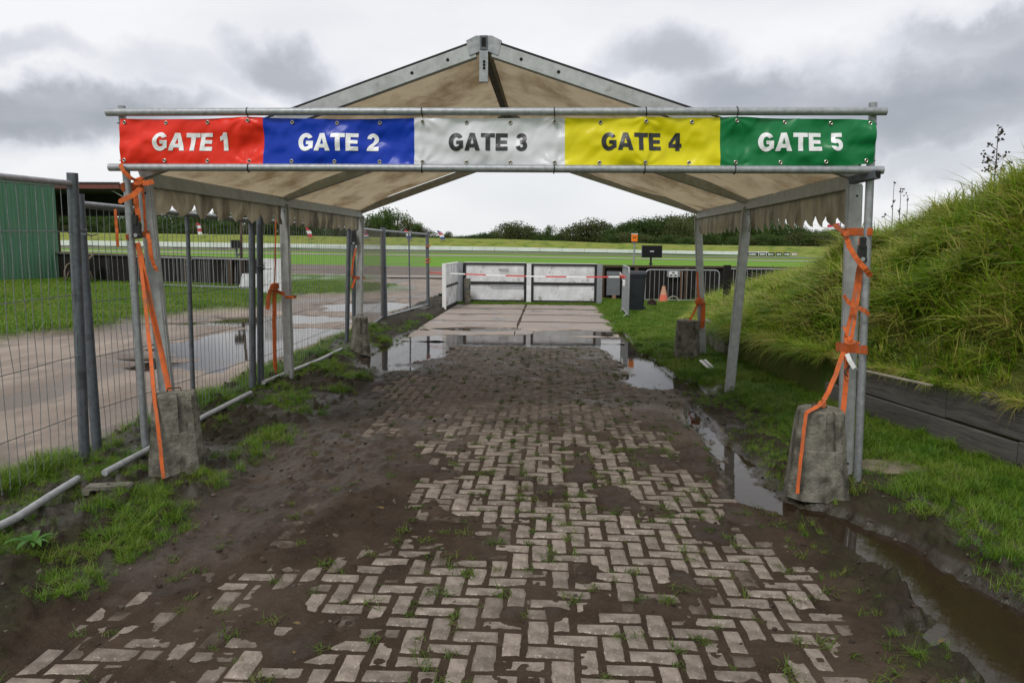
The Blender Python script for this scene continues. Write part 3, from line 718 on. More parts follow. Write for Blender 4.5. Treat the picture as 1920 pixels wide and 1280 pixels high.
def bpoint(px, v, lift=0.0):
    py, w = bsurf(px, v); o = []
    for a, b, c in zip(np.ravel(px), np.ravel(py), np.ravel(w)):
        o.append(P(a, b, bY(a)) + Vector((0, c - .004 - lift, 0)))
    return o
banner = empty('banner', (-.45, 5.22, 2.4), 'long vinyl banner in five colours reading GATE 1 to GATE 5', 'banner')
def vinyl(name, c):
    return mat(name, c, tuple(x*.93 for x in c), .32, 2.5, 5, bump=.05, bscale=10, spec=.22, c3=tuple(x*.86 for x in c), c3scale=3, c3c=(.55, .8))
PCOL = [('red', (.72, .030, .014)), ('blue', (.005, .036, .38)), ('white', (.60, .605, .64)), ('yellow', (.66, .58, .008)), ('green', (.008, .165, .05))]
PEDGE = [227, 494, 777, 1059, 1350, 1638]
BI = banner.matrix_basis.inverted()
for (nm, c), x0, x1 in zip(PCOL, PEDGE[:-1], PEDGE[1:]):
    U, V = np.meshgrid(np.linspace(x0, x1, 84), np.linspace(0, 1, 30)); pts = bpoint(U, V)
    A = np.array([BI @ p for p in pts]).reshape(30, 84, 3)
    o = grid_mesh('panel', A[..., 0], A[..., 1], A[..., 2], vinyl('vinyl_'+nm, c), banner); o['label'] = nm + ' banner panel'
def arc(cx, cy, rx, ry, a0, a1, n=14):
    return [(cx + rx*math.cos(R(a0+(a1-a0)*i/n)), cy + ry*math.sin(R(a0+(a1-a0)*i/n))) for i in range(n+1)]
GL = {
 'G': (1.0, [arc(.5, .5, .50, .52, 32, 316, 26) + [(.97, .13), (.97, .57), (.50, .57), (.50, .37), (.69, .37), (.69, .25)] + arc(.51, .50, .205, .285, 304, 40, 20)]),
 'A': (1.04, [[(0, 0), (.36, 1), (.68, 1), (1.04, 0), (.73, 0), (.68, .17), (.35, .17), (.30, 0)], [(.41, .38), (.62, .38), (.515, .74)]]),
 'T': (.92, [[(.31, 0), (.61, 0), (.61, .76), (.92, .76), (.92, 1), (0, 1), (0, .76), (.31, .76)]]),
 'E': (.80, [[(0, 0), (.8, 0), (.8, .23), (.3, .23), (.3, .40), (.75, .40), (.75, .61), (.3, .61), (.3, .78), (.79, .78), (.79, 1), (0, 1)]]),
 '1': (.60, [[(.27, 0), (.56, 0), (.56, 1), (.33, 1), (.24, .86), (.04, .76), (.04, .54), (.27, .63)]]),
 '2': (.76, [arc(.38, .69, .37, .32, 178, -38, 18) + [(.40, .245), (.76, .245), (.76, 0), (0, 0), (.04, .15), (.17, .31), (.38, .47)] + arc(.38, .68, .095, .11, -30, 178, 10)]),
 '3': (.76, [arc(.38, .73, .35, .28, 172, -38, 16) + arc(.37, .30, .385, .32, 52, -172, 20) + [(.27, .28)] + arc(.38, .29, .10, .11, 190, 440, 10) + [(.29, .41), (.29, .60)] + arc(.37, .70, .085, .10, -90, 165, 8)]),
 '4': (.86, [[(.45, 0), (.74, 0), (.74, .18), (.86, .18), (.86, .40), (.74, .40), (.74, 1), (.46, 1), (0, .43), (0, .18), (.45, .18)], [(.45, .40), (.45, .68), (.23, .40)]]),
 '5': (.76, [[(.12, 1), (.72, 1), (.72, .77), (.33, .77), (.31, .64)] + arc(.38, .33, .385, .345, 100, -170, 22) + [(.28, .25)] + arc(.385, .32, .105, .125, 200, 500, 12) + [(.05, .46)]]),
 'B': (.8, [[(0, 0), (.6, 0), (.78, .15), (.78, .4), (.64, .53), (.74, .64), (.74, .85), (.58, 1), (0, 1)], [(.28, .2), (.5, .2), (.5, .42), (.28, .42)], [(.28, .6), (.48, .6), (.48, .8), (.28, .8)]]),
 'O': (.95, [arc(.47, .5, .47, .5, 0, 345, 22), arc(.47, .5, .2, .27, 0, 345, 18)]),
 'S': (.76, [[(.74, .96), (.2, 1), (.02, .85), (.02, .58), (.14, .45), (.46, .40), (.46, .26), (.02, .26), (.02, .04), (.6, 0), (.76, .14), (.76, .45), (.62, .58), (.3, .63), (.3, .76), (.74, .74)]]),
}
def glyph_mesh(ch):
    cu = bpy.data.curves.new('glyph', 'CURVE'); cu.dimensions = '2D'; cu.fill_mode = 'BOTH'
    for lp in GL[ch][1]:
        sp = cu.splines.new('POLY'); sp.points.add(len(lp)-1); sp.use_cyclic_u = True
        for q, (x, y) in zip(sp.points, lp): q.co = (x, y, 0, 1)
    ob = bpy.data.objects.new('glyph', cu); me = bpy.data.meshes.new_from_object(ob)
    bpy.data.objects.remove(ob); bpy.data.curves.remove(cu)
    bm = bmesh.new(); bm.from_mesh(me); bpy.data.meshes.remove(me)
    for k in range(1, 7):
        for no in ((1, 0, 0), (0, 1, 0)):
            bmesh.ops.bisect_plane(bm, geom=bm.verts[:]+bm.edges[:]+bm.faces[:], plane_co=(k/6.5, k/6.5, 0), plane_no=no)
    bmesh.ops.remove_doubles(bm, verts=bm.verts, dist=1e-5)
    v = [(a.co.x, a.co.y) for a in bm.verts]; bm.verts.index_update(); f = [tuple(q.index for q in p.verts) for p in bm.faces]; bm.free()
    return v, f
def layout(text, gap=.055, space=.48):
    x = 0; out = []
    for ch in text:
        if ch == ' ': x += space; continue
        out.append((ch, x)); x += GL[ch][0] + gap
    return out, x - gap
M_LW = flat('white_print', (.80, .80, .82), .35); M_LB = flat('black_print', (.014, .014, .017), .35)
for txt, cx, yb, w, ht, m, sh in (('GATE 1', 360, 283, 140, 33, M_LW, .12), ('GATE 2', 635, 283.5, 149, 33, M_LW, 0), ('GATE 3', 915, 283, 147, 33, M_LB, 0), ('GATE 4', 1203, 282.5, 151, 33, M_LB, 0), ('GATE 5', 1499, 284, 157, 34, M_LW, 0)):
    lay, tot = layout(txt); sx = w/tot
    for ch, x0 in lay:
        v, f = glyph_mesh(ch); U = np.array([cx - w/2 + (x0 + gx + (gy-.5)*(sh if ch != '1' else .0))*sx for gx, gy in v])
        py = np.array([yb - gy*ht for gx, gy in v]); top, _ = bsurf(U, np.zeros_like(U)); bot, _ = bsurf(U, np.ones_like(U))
        pts = bpoint(U, (py-top)/(bot-top), .0035)
        wpart('letter', MB().add(pts, f), m, banner)
GROM_T = [235, 313, 390, 467, 548, 632, 712, 793, 875, 957, 1040, 1126, 1211, 1297, 1381, 1471, 1558, 1629]
GROM_B = [235, 310, 389, 468, 548, 628, 712, 793, 875, 957, 1040, 1124, 1209, 1292, 1378, 1463, 1546, 1624]
M_BRASS = mat('eyelet_metal', (.42, .40, .34), (.3, .28, .24), .35, 60, 3, metallic=.8)
for xs, v in ((GROM_T, .085), (GROM_B, .925)):
    for x in xs:
        c = bpoint(np.array([x]), np.array([v]), .003)[0]
        ring = MB().tube([c + Vector((.010*math.cos(t), 0, .010*math.sin(t))) for t in (2*math.pi*k/12 for k in range(12))], .0042, 6, closed=True)
        o = wpart('eyelet', ring, M_BRASS, banner)
        wrapped(banner, MB().disc(c, (0, 1, 0), .0075, 10, depth=.001)).build('eyelet_hole', M_HOLE, o)
def tie_loop(c, rail, up):
    """cable tie from the eyelet round the rail"""
    r0, r1 = rail; t = (c.x-r0.x)/(r1.x-r0.x); p = r0.lerp(r1, t); s = 1 if up else -1; pts = [c + Vector((0, -.004, 0))]
    for k in range(9):
        a = R(-100 + k*40); pts.append(p + Vector((-.008*k/8, -math.cos(a)*.031, s*math.sin(a)*.031)))
    return pts
for xs, v, rail, up in ((GROM_T, .085, RAILT, True), (GROM_B, .925, RAILB, False)):
    for x in (467, 793, 1040, 1211, 1381) if up else (468, 793, 1040, 1209, 1378):
        c = bpoint(np.array([x]), np.array([v]), .003)[0]
        wpart('cable_tie', MB().tube(tie_loop(c, rail, up), .0036, 6), M_BLACK, banner)
    for x, up_ in ((xs[0], UPL), (xs[-1], UPR)):
        c = bpoint(np.array([x]), np.array([v]), .003)[0]; f, t = up_; k = (c.z-f.z)/(t.z-f.z); p = f.lerp(t, k)
        wpart('cable_tie', MB().tube([c, p + Vector((-.005, -.032, .0)), p + Vector((.02 if x > 900 else -.03, -.02, .003)), p + Vector((.028 if x > 900 else -.03, .01, .004))], .0036, 6), M_BLACK, banner)

# ================================================================== CONCRETE BLOCKS
def block(name, c, rz, wb, wt, h, slot, label, db=None, lean=0):
    o = empty(name, c, label, 'concrete block', 'tapered concrete tent weights', rz)
    def ring(w, d, z, sl):
        ch = .22*w; x, y = w/2, d/2; s0, s1 = .06*w, .26*w
        p = [(-x+ch, -y), (s0, -y), (s0+.004, -y+sl), (s1-.004, -y+sl), (s1, -y), (x-ch*.55, -y), (x, -y+ch*.55), (x, y-ch), (x-ch, y), (-x+ch, y), (-x, y-ch), (-x, -y+ch)]
        return [Vector((a + lean*z, b, z)) for a, b in p]
    rr = random.Random(hash(label) % 7 if False else int(c[1]*10)); rings = []
    ks = [0, .12, .3, .45, .555, .565, .72, .87, .975, 1.0]
    for k in ks:
        w = wb + (wt-wb)*k - (.018 if k == 1 else 0); d = (db or wb)*(1 + (wt/wb-1)*k) - (.018 if k == 1 else 0)
        rg = ring(w, d, h*k, slot if k > .56 else .0)
        rings.append([p + Vector((rr.uniform(-.004, .004), rr.uniform(-.004, .004), rr.uniform(-.008, .006) if k == 1 else 0)) for p in rg])
    MB().loft(rings).build('block_body', M_CONC, o)
    # lifting bar of rusty steel let into the top
    MB().tube([(lean*h-.05, .02, h-.02), (lean*h-.04, .02, h+.025), (lean*h+.04, .02, h+.025), (lean*h+.05, .02, h-.02)], .006, 6).build('lifting_bar', mat('rusty_bar', (.09, .05, .03), (.05, .03, .02), .7, 30, 4), o)
    return o
block('concrete_block', (-2.61, 5.00, nz(-2.61, 5.0)-.03), R(26), .38, .275, .60, .03, 'tapered concrete block below the red GATE 1 end of the banner', .32)
block('concrete_block', (1.80, 4.96, nz(1.80, 4.96)-.03), R(-8), .38, .265, .59, .03, 'tapered concrete block below the green GATE 5 end of the banner', .36)
block('concrete_block', (-2.90, 11.25, nz(-2.9, 11.25)-.02), R(10), .30, .22, .56, .02, 'mossy concrete block at the fence-side rear tent leg')
block('concrete_block', (1.99, 10.85, nz(1.99, 10.85)-.02), R(6), .34, .27, .62, .02, 'dark mossy concrete block at the mound-side rear tent leg')

# ================================================================== RATCHET STRAPS
def strap(label, group=None): return empty('ratchet_strap', (0, 0, 0), label, 'strap', group)
def web(root, pix, w=.036, th=.003, side=(1, 0, 0), name='webbing'):
    pts = [P(x, y, Y) for x, y, Y in pix]
    # ease the run with extra points
    fine = []
    for a, b in zip(pts[:-1], pts[1:]):
        for k in range(4): fine.append(a.lerp(b, k/4))
    fine.append(pts[-1]); fine = [p + Vector((RND.gauss(0, .0012), RND.gauss(0, .0012), 0)) for p in fine]
    return MB().ribbon(fine, w, th, side).build(name, M_STRAP, root)
def band(root, xl, xr, y, Yf, Yb, w=.036, dy=0, n=2):
    for k in range(n):
        e = .004*k; yy = y + RND.uniform(-3, 3)*(k > 0); t = RND.uniform(-3, 3)*(k > 0) + dy
        A_, B_ = P(xl-k, yy, (Yb-.08 if xl > 960 else Yf)-e), P(xr+k, yy+t, (Yf if xl > 960 else Yb-.08)-e); a = [A_, B_, B_ + Vector((.004, .075, 0)), A_ + Vector((-.004, .075, 0)), A_]
        MB().ribbon(a, w, .003, (0, 0, 1)).build('webbing', M_STRAP, root)
def knot(root, x, y, Y, r=.03):
    c = P(x, y, Y); rg = []
    mb = MB()
    for k in range(3):
        t = [c + Vector((math.cos(a)*r*(1-.15*k), math.sin(a)*r*.6 - .01, math.sin(a+k*1.1)*r*.8)) for a in (2*math.pi*q/12 for q in range(12))]
        mb.tube(t, r*.42, 7, closed=True)
    return mb.build('knot', M_STRAP, root, True)
def ratchet(root, x, y, Y, tilt=0.0, s=1.0):
    c = P(x, y, Y); o = MB().box(c, (.05*s, .035*s, .11*s), rot=Matrix.Rotation(tilt, 3, 'Y')).box(c + Vector((-.004, -.012, .075*s)), (.034*s, .03*s, .07*s), rot=Matrix.Rotation(tilt, 3, 'Y')).tube([c + Vector((-.03*s, 0, -.035*s)), c + Vector((.03*s, 0, -.035*s))], .02*s, 10)
    h = o.build('ratchet_buckle', M_BLACK, root)
    MB().tube([c + Vector((0, -.026*s, -.035*s)), c + Vector((0, -.018*s, -.035*s))], .014*s, 10).build('ratchet_bolt', M_GALV, h)
s = strap('orange ratchet strap lashing the tent leg and tube at the GATE 1 end')
band(s, 229, 262, 352, 5.30, 5.52, .05, -3, 2); knot(s, 262, 341, 5.30, .028)
web(s, [(225, 308, 5.25), (232, 322, 5.24), (246, 334, 5.25), (262, 341, 5.28)], .03)
web(s, [(288, 340, 5.29), (276, 343, 5.28), (262, 343, 5.28)], .036, side=(0, 0, 1))
web(s, [(264, 352, 5.28), (250, 366, 5.27), (232, 374, 5.26), (222, 379, 5.26)], [.036]*9 + [.034]*3 + [.012], side=(0, 0, 1))
web(s, [(252, 358, 5.30), (256, 385, 5.31), (260, 415, 5.32)], .038); ratchet(s, 257, 432, 5.30, .05)
web(s, [(268, 352, 5.36), (271, 400, 5.36), (273, 436, 5.36)], .018)
band(s, 236, 277, 445, 5.30, 5.53, .036, -8, 1)
web(s, [(276, 438, 5.30), (281, 455, 5.29), (283, 480, 5.30), (289, 498, 5.32), (295, 508, 5.33)], [.03]*10 + [.025]*6 + [.012])
web(s, [(258, 455, 5.36), (278, 550, 5.32), (300, 650, 5.26), (318, 735, 5.16)], .042)
web(s, [(260, 470, 5.38), (276, 600, 5.2), (287, 720, 4.90), (295, 790, 4.815), (307, 897, 4.765)], .026)
web(s, [(216, 392, 5.55), (219, 430, 5.55), (221, 462, 5.55)], .022)
s = strap('orange ratchet strap wound round the tent leg and tube at the GATE 5 end')
band(s, 1588, 1634, 435, 5.14, 5.46, .048, -1, 3); knot(s, 1585, 439, 5.13, .016)
web(s, [(1585, 438, 5.12), (1574, 430, 5.10), (1563, 421, 5.09)], [.03]*8 + [.02], side=(0, 0, 1))
web(s, [(1587, 445, 5.13), (1592, 462, 5.12), (1606, 485, 5.11), (1622, 504, 5.11), (1633, 518, 5.14)], .034)
web(s, [(1613, 446, 5.22), (1611, 475, 5.22)], .02); ratchet(s, 1616, 476, 5.15, 0)
web(s, [(1612, 492, 5.20), (1604, 540, 5.20), (1596, 590, 5.18), (1588, 622, 5.16), (1585, 636, 5.14)], .026)
web(s, [(1616, 500, 5.20), (1610, 550, 5.19), (1602, 600, 5.16), (1597, 634, 5.13)], .022)
web(s, [(1582, 554, 5.16), (1590, 566, 5.11), (1606, 575, 5.10), (1622, 583, 5.11), (1630, 590, 5.15)], .03, side=(0, 0, 1))
band(s, 1578, 1625, 652, 5.13, 5.46, .05, 4, 3); knot(s, 1590, 640, 5.10, .022)
web(s, [(1581, 612, 5.14), (1588, 628, 5.12), (1600, 640, 5.10), (1612, 643, 5.10)], .014)
web(s, [(1581, 660, 5.10), (1568, 700, 5.05), (1555, 730, 5.0), (1544, 750, 4.97)], .030)
knot(s, 1541, 757, 4.95, .02)
web(s, [(1541, 757, 4.93), (1527, 765, 4.86), (1512, 773, 4.80)], .026, side=(0, 1, .5))
web(s, [(1512, 773, 4.80), (1508, 800, 4.775), (1501, 860, 4.75), (1495, 925, 4.72)], [.022]*13)
web(s, [(1588, 660, 5.12), (1587, 700, 5.12), (1584, 740, 5.1), (1580, 776, 5.05)], .034)
c = P(1590, 690, 5.09); MB().tube([c + Vector((.02*math.sin(t), -.008*math.cos(t), .055 - .11*t/6.3)) for t in (6.3*k/14 for k in range(15))], .006, 6).build('hook', M_BLACK, s, True)
MB().ribbon([P(1588, 663, 5.08), P(1593, 675, 5.07), P(1602, 690, 5.07)], .03, .002, (1, 0, .2)).build('care_tag', M_WHITEP, s)
s = strap('orange strap hanging from the roof beside the fence-side middle tent leg')
web(s, [(517, 404, 8.25), (516, 480, 8.25), (515, 530, 8.25)], .016); knot(s, 515, 538, 8.24, .04)
web(s, [(515, 540, 8.22), (507, 545, 8.22), (503, 560, 8.22), (501, 580, 8.24)], .05)
web(s, [(515, 545, 8.24), (514, 600, 8.25), (515, 650, 8.25), (516, 692, 8.25)], .045)
web(s, [(518, 546, 8.24), (534, 552, 8.28)], .04, side=(0, 0, 1)); band(s, 535, 551, 557, 8.34, 8.44, .03, 0, 1)
web(s, [(516, 672, 8.24), (517, 700, 8.24)], .018, name='hook')
s = strap('orange strap knotted to the rear tent leg beside the fence')
web(s, [(667, 465, 11.35), (662, 490, 11.35), (659, 518, 11.35)], .03); band(s, 660, 681, 520, 11.38, 11.52, .035, 1, 1)
web(s, [(666, 522, 11.35), (660, 540, 11.35)], .035); ratchet(s, 664, 450, 11.35, 0, 1.4)
s = strap('orange strap from the rear tent leg down to the dark concrete block')
web(s, [(1307, 510, 10.95), (1309, 550, 10.95), (1311, 562, 10.95)], .028); knot(s, 1311, 565, 10.95, .045)
web(s, [(1310, 568, 10.94), (1300, 588, 10.9), (1291, 604, 10.85)], .03); web(s, [(1319, 568, 10.96), (1318, 600, 10.97), (1316, 615, 10.98)], .06)
band(s, 1306, 1321, 567, 10.98, 11.1, .03, 0, 1)

# ================================================================== WIRE FENCE PANELS
M_RAIL = mat('pale_galvanised', (.42, .43, .45), (.30, .31, .32), .45, 20, 5, metallic=.2, spec=.5, c3=(.12, .10, .08), c3scale=9, c3c=(.6, .75))
def fence_panel(b0, b1, t0, t1, label, mids=(.5,), nwire=34, hw=(.03, .21, .41, .62, .83, .97), rp=.036, rr=.021, base=None, seed=0, wires=True):
    b0, b1, t0, t1 = (Vector(q) for q in (b0, b1, t0, t1)); o = empty('wire_fence', b0.lerp(b1, .5), label, 'fence panel', 'wire mesh fence panels'); r = random.Random(seed)
    def pt(u, v): return b0.lerp(b1, u).lerp(t0.lerp(t1, u), v)
    for u in (0, 1): wpart('post', MB().tube([pt(u, -.03), pt(u, 1.02)], rp, 14), M_GALVD, o, True, 40)
    wpart('top_rail', MB().tube([pt(u, .985) for u in (0, .3, .6, 1)], rr, 12), M_GALV, o, True, 40)
    wpart('bottom_rail', MB().tube(base or [pt(u, .06) for u in (0, .3, .6, 1)], rr*1.1, 12), M_RAIL, o, True, 40)
    for u in mids: wpart('middle_post', MB().tube([pt(u, .06), pt(u, .985)], rr*.9, 10), M_GALVD, o, True, 40)
    w = MB(); off = {}
    for i in range(nwire):
        u = (i+.6)/(nwire+.2); line = []
        for k, v in enumerate(np.linspace(.06, .985, 9)):
            du = r.gauss(0, .0016) + (r.choice((-1, 1))*.006 if r.random() < .03 else 0)
            line.append(pt(u+du, v) + Vector((r.gauss(0, .003), 0, 0)))
        w.tube(line, .0024, 5, cap=False)
    for v in hw:
        w.tube([pt(u, v + r.gauss(0, .0015)) + Vector((.006 + r.gauss(0, .003), 0, 0)) for u in np.linspace(0, 1, 14)], .0034, 5, cap=False)
    q = wpart('wire_mesh', w, M_WIRE, o); q['kind'] = 'stuff'
    return o
def V3(p, z): return Vector((p.x, p.y, z))
gA = G(160, 884); gA2 = G(184, 868); gB = G(474, 741); gB2 = G(489, 738); gC = G(650, 650); gC2 = G(660, 648); gD = G(717, 604); gE = G(803, 579)
def topof(x, y, Y): return P(x, y, Y)
fence_panel((-3.16, 1.75, .02), gA, (-3.32, 1.72, 2.02), topof(136, 336, 5.08), 'wire fence panel in front of the green corrugated shed', (), 40, seed=1, base=[Vector((-3.1, 1.8, .10)), G(28, 972, .13), G(90, 932, .14), G(146, 897, .13)])
fence_panel(gA2, gB, topof(148, 374, 5.32), topof(472, 408, 7.95), 'wire fence panel between the tube frame and the middle tent leg', (.53,), 38, seed=2, base=[G(196, 886, .13), G(272, 846, .14), G(380, 782, .14), G(470, 736, .13)])
fence_panel(gB2, gC, topof(487, 408, 8.1), topof(655, 424, 11.9), 'wire fence panel between the middle and rear tent legs', (), 42, seed=3, base=[G(494, 717, .14), G(545, 696, .14), G(600, 674, .14), G(641, 654, .13)])
fp = fence_panel(gC2 + Vector((0, .15, 0)), gD, topof(662, 424, 12.15), topof(716, 430, 16.0), 'wire fence panel with a brown tinted screen', (), 38, seed=4, rp=.034)
fence_panel(gD + Vector((.05, .1, 0)), gE, topof(719, 430, 16.15), topof(801, 437, 19.65), 'last wire fence panel ending at the barrier tape', (.53,), 36, seed=5, rp=.042)
# tinted screen cloth on the third panel
m = bpy.data.materials.new('screen_cloth'); m.use_nodes = True; bs = m.node_tree.nodes['Principled BSDF']; bs.inputs['Base Color'].default_value = (.10, .06, .02, 1); bs.inputs['Alpha'].default_value = .30; bs.inputs['Roughness'].default_value = .8
q0, q1 = gC2 + Vector((.03, .15, .1)), gD + Vector((.03, 0, .1)); t0, t1 = topof(662, 424, 12.15) + Vector((.03, 0, -.06)), topof(716, 430, 16.0) + Vector((.03, 0, -.06))
wpart('screen', MB().add([q0, q1, t1, t0], [(0, 1, 2, 3)]), m, fp)
# clamps and ties
def clamp(x, y, Y, label, r=.05):
    c = P(x, y, Y); o = empty('wire_clip', c, label, 'clip', 'fence clips')
    wpart('loop', MB().tube([c + Vector((r*math.cos(t), r*math.sin(t), .006*t)) for t in (2*math.pi*k/14 for k in range(17))], .007, 6), M_GALVD, o, True)
    wpart('tail', MB().tube([c + Vector((r, 0, .02)), c + Vector((r+.05, -.02, .0)), c + Vector((r+.09, -.01, .01))], .005, 6), M_GALVD, o, True)
clamp(146, 442, 5.17, 'wire clip joining the fence posts beside the green shed', .055)
clamp(483, 505, 8.03, 'black tie joining the fence posts at the middle tent leg', .07)
clamp(717, 502, 16.05, 'black tie on the fence post below the tinted screen', .055)
# fence feet
def foot(c, rz, label, n=2, s=1.0):
    o = empty('fence_weight', c, label, 'fence foot', 'concrete fence feet', rz); pr = [(-.36, 0), (-.26, 0), (-.24, .075), (.18, .075), (.20, 0), (.36, 0), (.36, .10), (.31, .135), (-.31, .135), (-.36, .10)]
    MB().loft([[Vector((x*s, y, z*s)) for x, z in pr] for y in (-.11*s, .11*s)]).build('foot_body', M_CONC, o)
    MB().tube([(0, 0, .133*s), (0, 0, .139*s)], .03*s, 10).build('socket', M_HOLE, o)
pf = G(193, 948); foot((pf.x, pf.y+.07, nz(pf.x, pf.y)+.005), R(12), 'small concrete fence foot half sunk in the verge grass', s=.40)
pf = G(695, 615); foot((pf.x+.05, pf.y, 0.0), R(15), 'dark concrete fence foot at the edge of the puddle', s=.8)

# ================================================================== RIGHT: PLANK WALL, POSTS, ODDMENTS
wall = empty('plank_wall', (3.3, 6.5, 0), 'low retaining wall of dark weathered planks at the foot of the mound', 'wall')
def wl(y): return Vector((float(wall_x(y)), y, 0))
cuts_t = [2.2, 4.4, 6.35, 7.85]; cuts_b = [2.2, 3.6, 5.6, 8.05]
for cuts, z0, z1, off in ((cuts_b, -.12, .235, 0.0), (cuts_t, .245, .535, .018)):
    for a, b in zip(cuts[:-1], cuts[1:]):
        p, q = wl(a+.006), wl(b-.006); d = (q-p).normalized(); nrm = Vector((-d.y, d.x, 0)); sh = nrm*(.0-off) + Vector((RND.uniform(-.006, .006), 0, RND.uniform(-.006, .006)))
        t = RND.uniform(-.01, .012); wpart('plank', MB().beam(p + Vector((0, 0, (z0+z1)/2)) + sh, q + Vector((0, 0, (z0+z1)/2+t)) + sh, .055, z1-z0, bev=.006), M_PLANK, wall)
for y in (7.9, 5.5, 3.2):
    p = wl(y) + Vector((.05, 0, 0)); wpart('stake', MB().beam(p + Vector((0, 0, -.1)), p + Vector((.02, .02, .62 if y > 7 else .5)), .07, .07, up=(0, 1, 0)), M_DARKWOOD, wall)
cw = empty('concrete_edging', (2.6, 12.0, 0), 'pale concrete edging slab behind the dark block at the mound foot', 'slab')
for a, b in ((10.9, 11.75), (11.8, 12.9)):
    p, q = wl(a), wl(b); wpart('edging_slab', MB().beam(p + Vector((-.05, 0, .20)), q + Vector((-.05, 0, .19)), .08, .52), M_CONC, cw)
o = MB().beam(P(1600, 690, 7.2), P(1745, 722, 6.25), .05, .012).build('loose_lath', mat('bleached_wood', (.30, .27, .21), (.2, .18, .14), .8, 12, 5)); tag(o, 'bleached wooden lath lying in the grass above the plank wall', 'lath')
pm = P(1362, 582, 15.0); zt = P(1361, 497, 15.0).z
o = empty('timber_post', (pm.x, 15.0, float(mound_z(pm.x, 15.0))-.1), 'blackened timber post standing in the mound grass', 'post')
wpart('post_body', MB().beam(o.location, Vector((pm.x-.02, 15.0, zt)), .13, .13, up=(0, 1, 0), bev=.02), M_DARKWOOD, o)
pg = G(1330, 704); o = empty('metal_plate', (pg.x, pg.y, nz(pg.x, pg.y)+.03), 'pale grooved metal plate lying tilted in the verge grass', 'plate')
Mr = (Matrix.Rotation(R(35), 3, 'Z') @ Matrix.Rotation(R(28), 3, 'X'))
wpart('plate', MB().box(o.location + Vector((0, 0, .06)), (.13, .30, .006), rot=Mr), M_WHITEP, o)
for k in range(3): wpart('rib', MB().box(o.location + Vector((0, 0, .06)) + Mr @ Vector((-.045+.045*k, 0, .006)), (.012, .29, .008), rot=Mr), M_GALVD if k == 1 else M_WHITEP, o)
def rock(c, sx, sy, sz, seed, m, name, label, cat):
    bm = bmesh.new(); bmesh.ops.create_icosphere(bm, subdivisions=3, radius=1)
    for v in bm.verts:
        n = float(fbm(np.array([v.co.x*1.7+seed]), np.array([v.co.y*1.7+v.co.z*1.3]), 3, seed)[0])-.5
        v.co = Vector((v.co.x*sx, v.co.y*sy, v.co.z*sz))*(1+n*.7)
    me = bpy.data.meshes.new(name); bm.to_mesh(me); bm.free(); me.materials.append(m); o = bpy.data.objects.new(name, me); o.location = c; col.objects.link(o); return tag(o, label, cat)
pr = G(1672, 884); rock((pr.x, pr.y, nz(pr.x, pr.y)-.005), .26, .17, .055, 5, mat('sandy_stone', (.20, .17, .125), (.13, .11, .085), .9, 14, 6, bump=.5, bscale=40), 'flat_stone', 'flat sandy stone sunk in the grass in front of the plank wall', 'stone')

# ================================================================== GATE AND BARRIERS
M_FRAMEB = mat('black_gate_frame', (.018, .018, .020), (.03, .03, .03), .6, 20, 4)
GY = 21.62
def gate_leaf(xl, xr, yt, yb, label, handle):
    a, b = P(xl, yb, GY), P(xr, yb, GY); zt = P((xl+xr)/2, yt, GY).z; w = b.x-a.x; z0 = .06
    o = empty('track_gate', ((a.x+b.x)/2, GY, 0), label, 'gate', 'white track gate leaves'); h = (zt-z0)
    for k in (0, 1):
        c = Vector(((a.x+b.x)/2, GY, z0 + h*(.25+.5*k))); wpart('board', MB().box(c, (w-.07, .03, h*.5-.05)), M_WHITE, o)
    fr = MB()
    for z, t in ((z0+.02, .065), (z0+h*.49, .07), (zt-.015, .055)): wpart('frame_bar', MB().beam((a.x, GY-.03, z), (b.x, GY-.03, z), .05, t), M_FRAMEB, o)
    for x in (a.x+.02, b.x-.02): wpart('frame_bar', MB().beam((x, GY-.032, z0), (x, GY-.032, zt), .075, .055, up=(0, 1, 0)), M_FRAMEB, o)
    wpart('top_edge', MB().box(((a.x+b.x)/2, GY, zt+.018), (w, .06, .022)), M_WHITEP, o)
    if handle:
        for (x0, x1, y) in ((936, 953, 505), (920, 982, 537)):
            p, q = P(x0, y, GY-.06), P(x1, y, GY-.06); wpart('handle', MB().tube([p + Vector((0, .05, -.01)), p, q, q + Vector((0, .05, -.01))], .012, 6), M_GALVD, o)
gate_leaf(870, 986, 493.5, 568, 'white boarded gate leaf with a bar handle and black frame', True)
gate_leaf(996, 1117, 495.5, 571, 'white boarded gate leaf with black frame next to the steel end post', False)
def gpost(x0, x1, yt, yb, Y, label, m, n=None):
    a, b = P(x0, yb, Y), P(x1, yb, Y); o = empty('gate_post', ((a.x+b.x)/2, Y, 0), label, 'post'); zt = P(x0, yt, Y).z; c = (a.x+b.x)/2; w = b.x-a.x
    wpart('web', MB().box((c, Y, zt/2-.02), (w*.3, .10, zt+.04)), m, o)
    for s in (-1, 1): wpart('flange', MB().box((c, Y+s*.055, zt/2-.02), (w, .012, zt+.04)), m, o)
gpost(987, 995.5, 493, 570, GY-.02, 'pale post between the two white gate leaves', M_WHITE)
gpost(1118, 1128, 495, 570, GY-.02, 'grey steel end post beside the white gate', M_GALV)
gpost(856, 868, 491, 568, GY-.05, 'grey steel post between the white gate and its wing', M_GALV)
pr = P(876, 570, 21.2); o = empty('round_post', (pr.x, 21.2, 0), 'grey concrete pipe standing in front of the white gate', 'post')
wpart('pipe', MB().tube([(pr.x, 21.2, -.02), (pr.x, 21.2, P(876, 522, 21.2).z)], .095, 16), M_CONC, o, True, 40)
wpart('pipe_collar', MB().tube([(pr.x, 21.2, .42), (pr.x, 21.2, .48)], .1, 16), M_GALVD, o, True, 40)
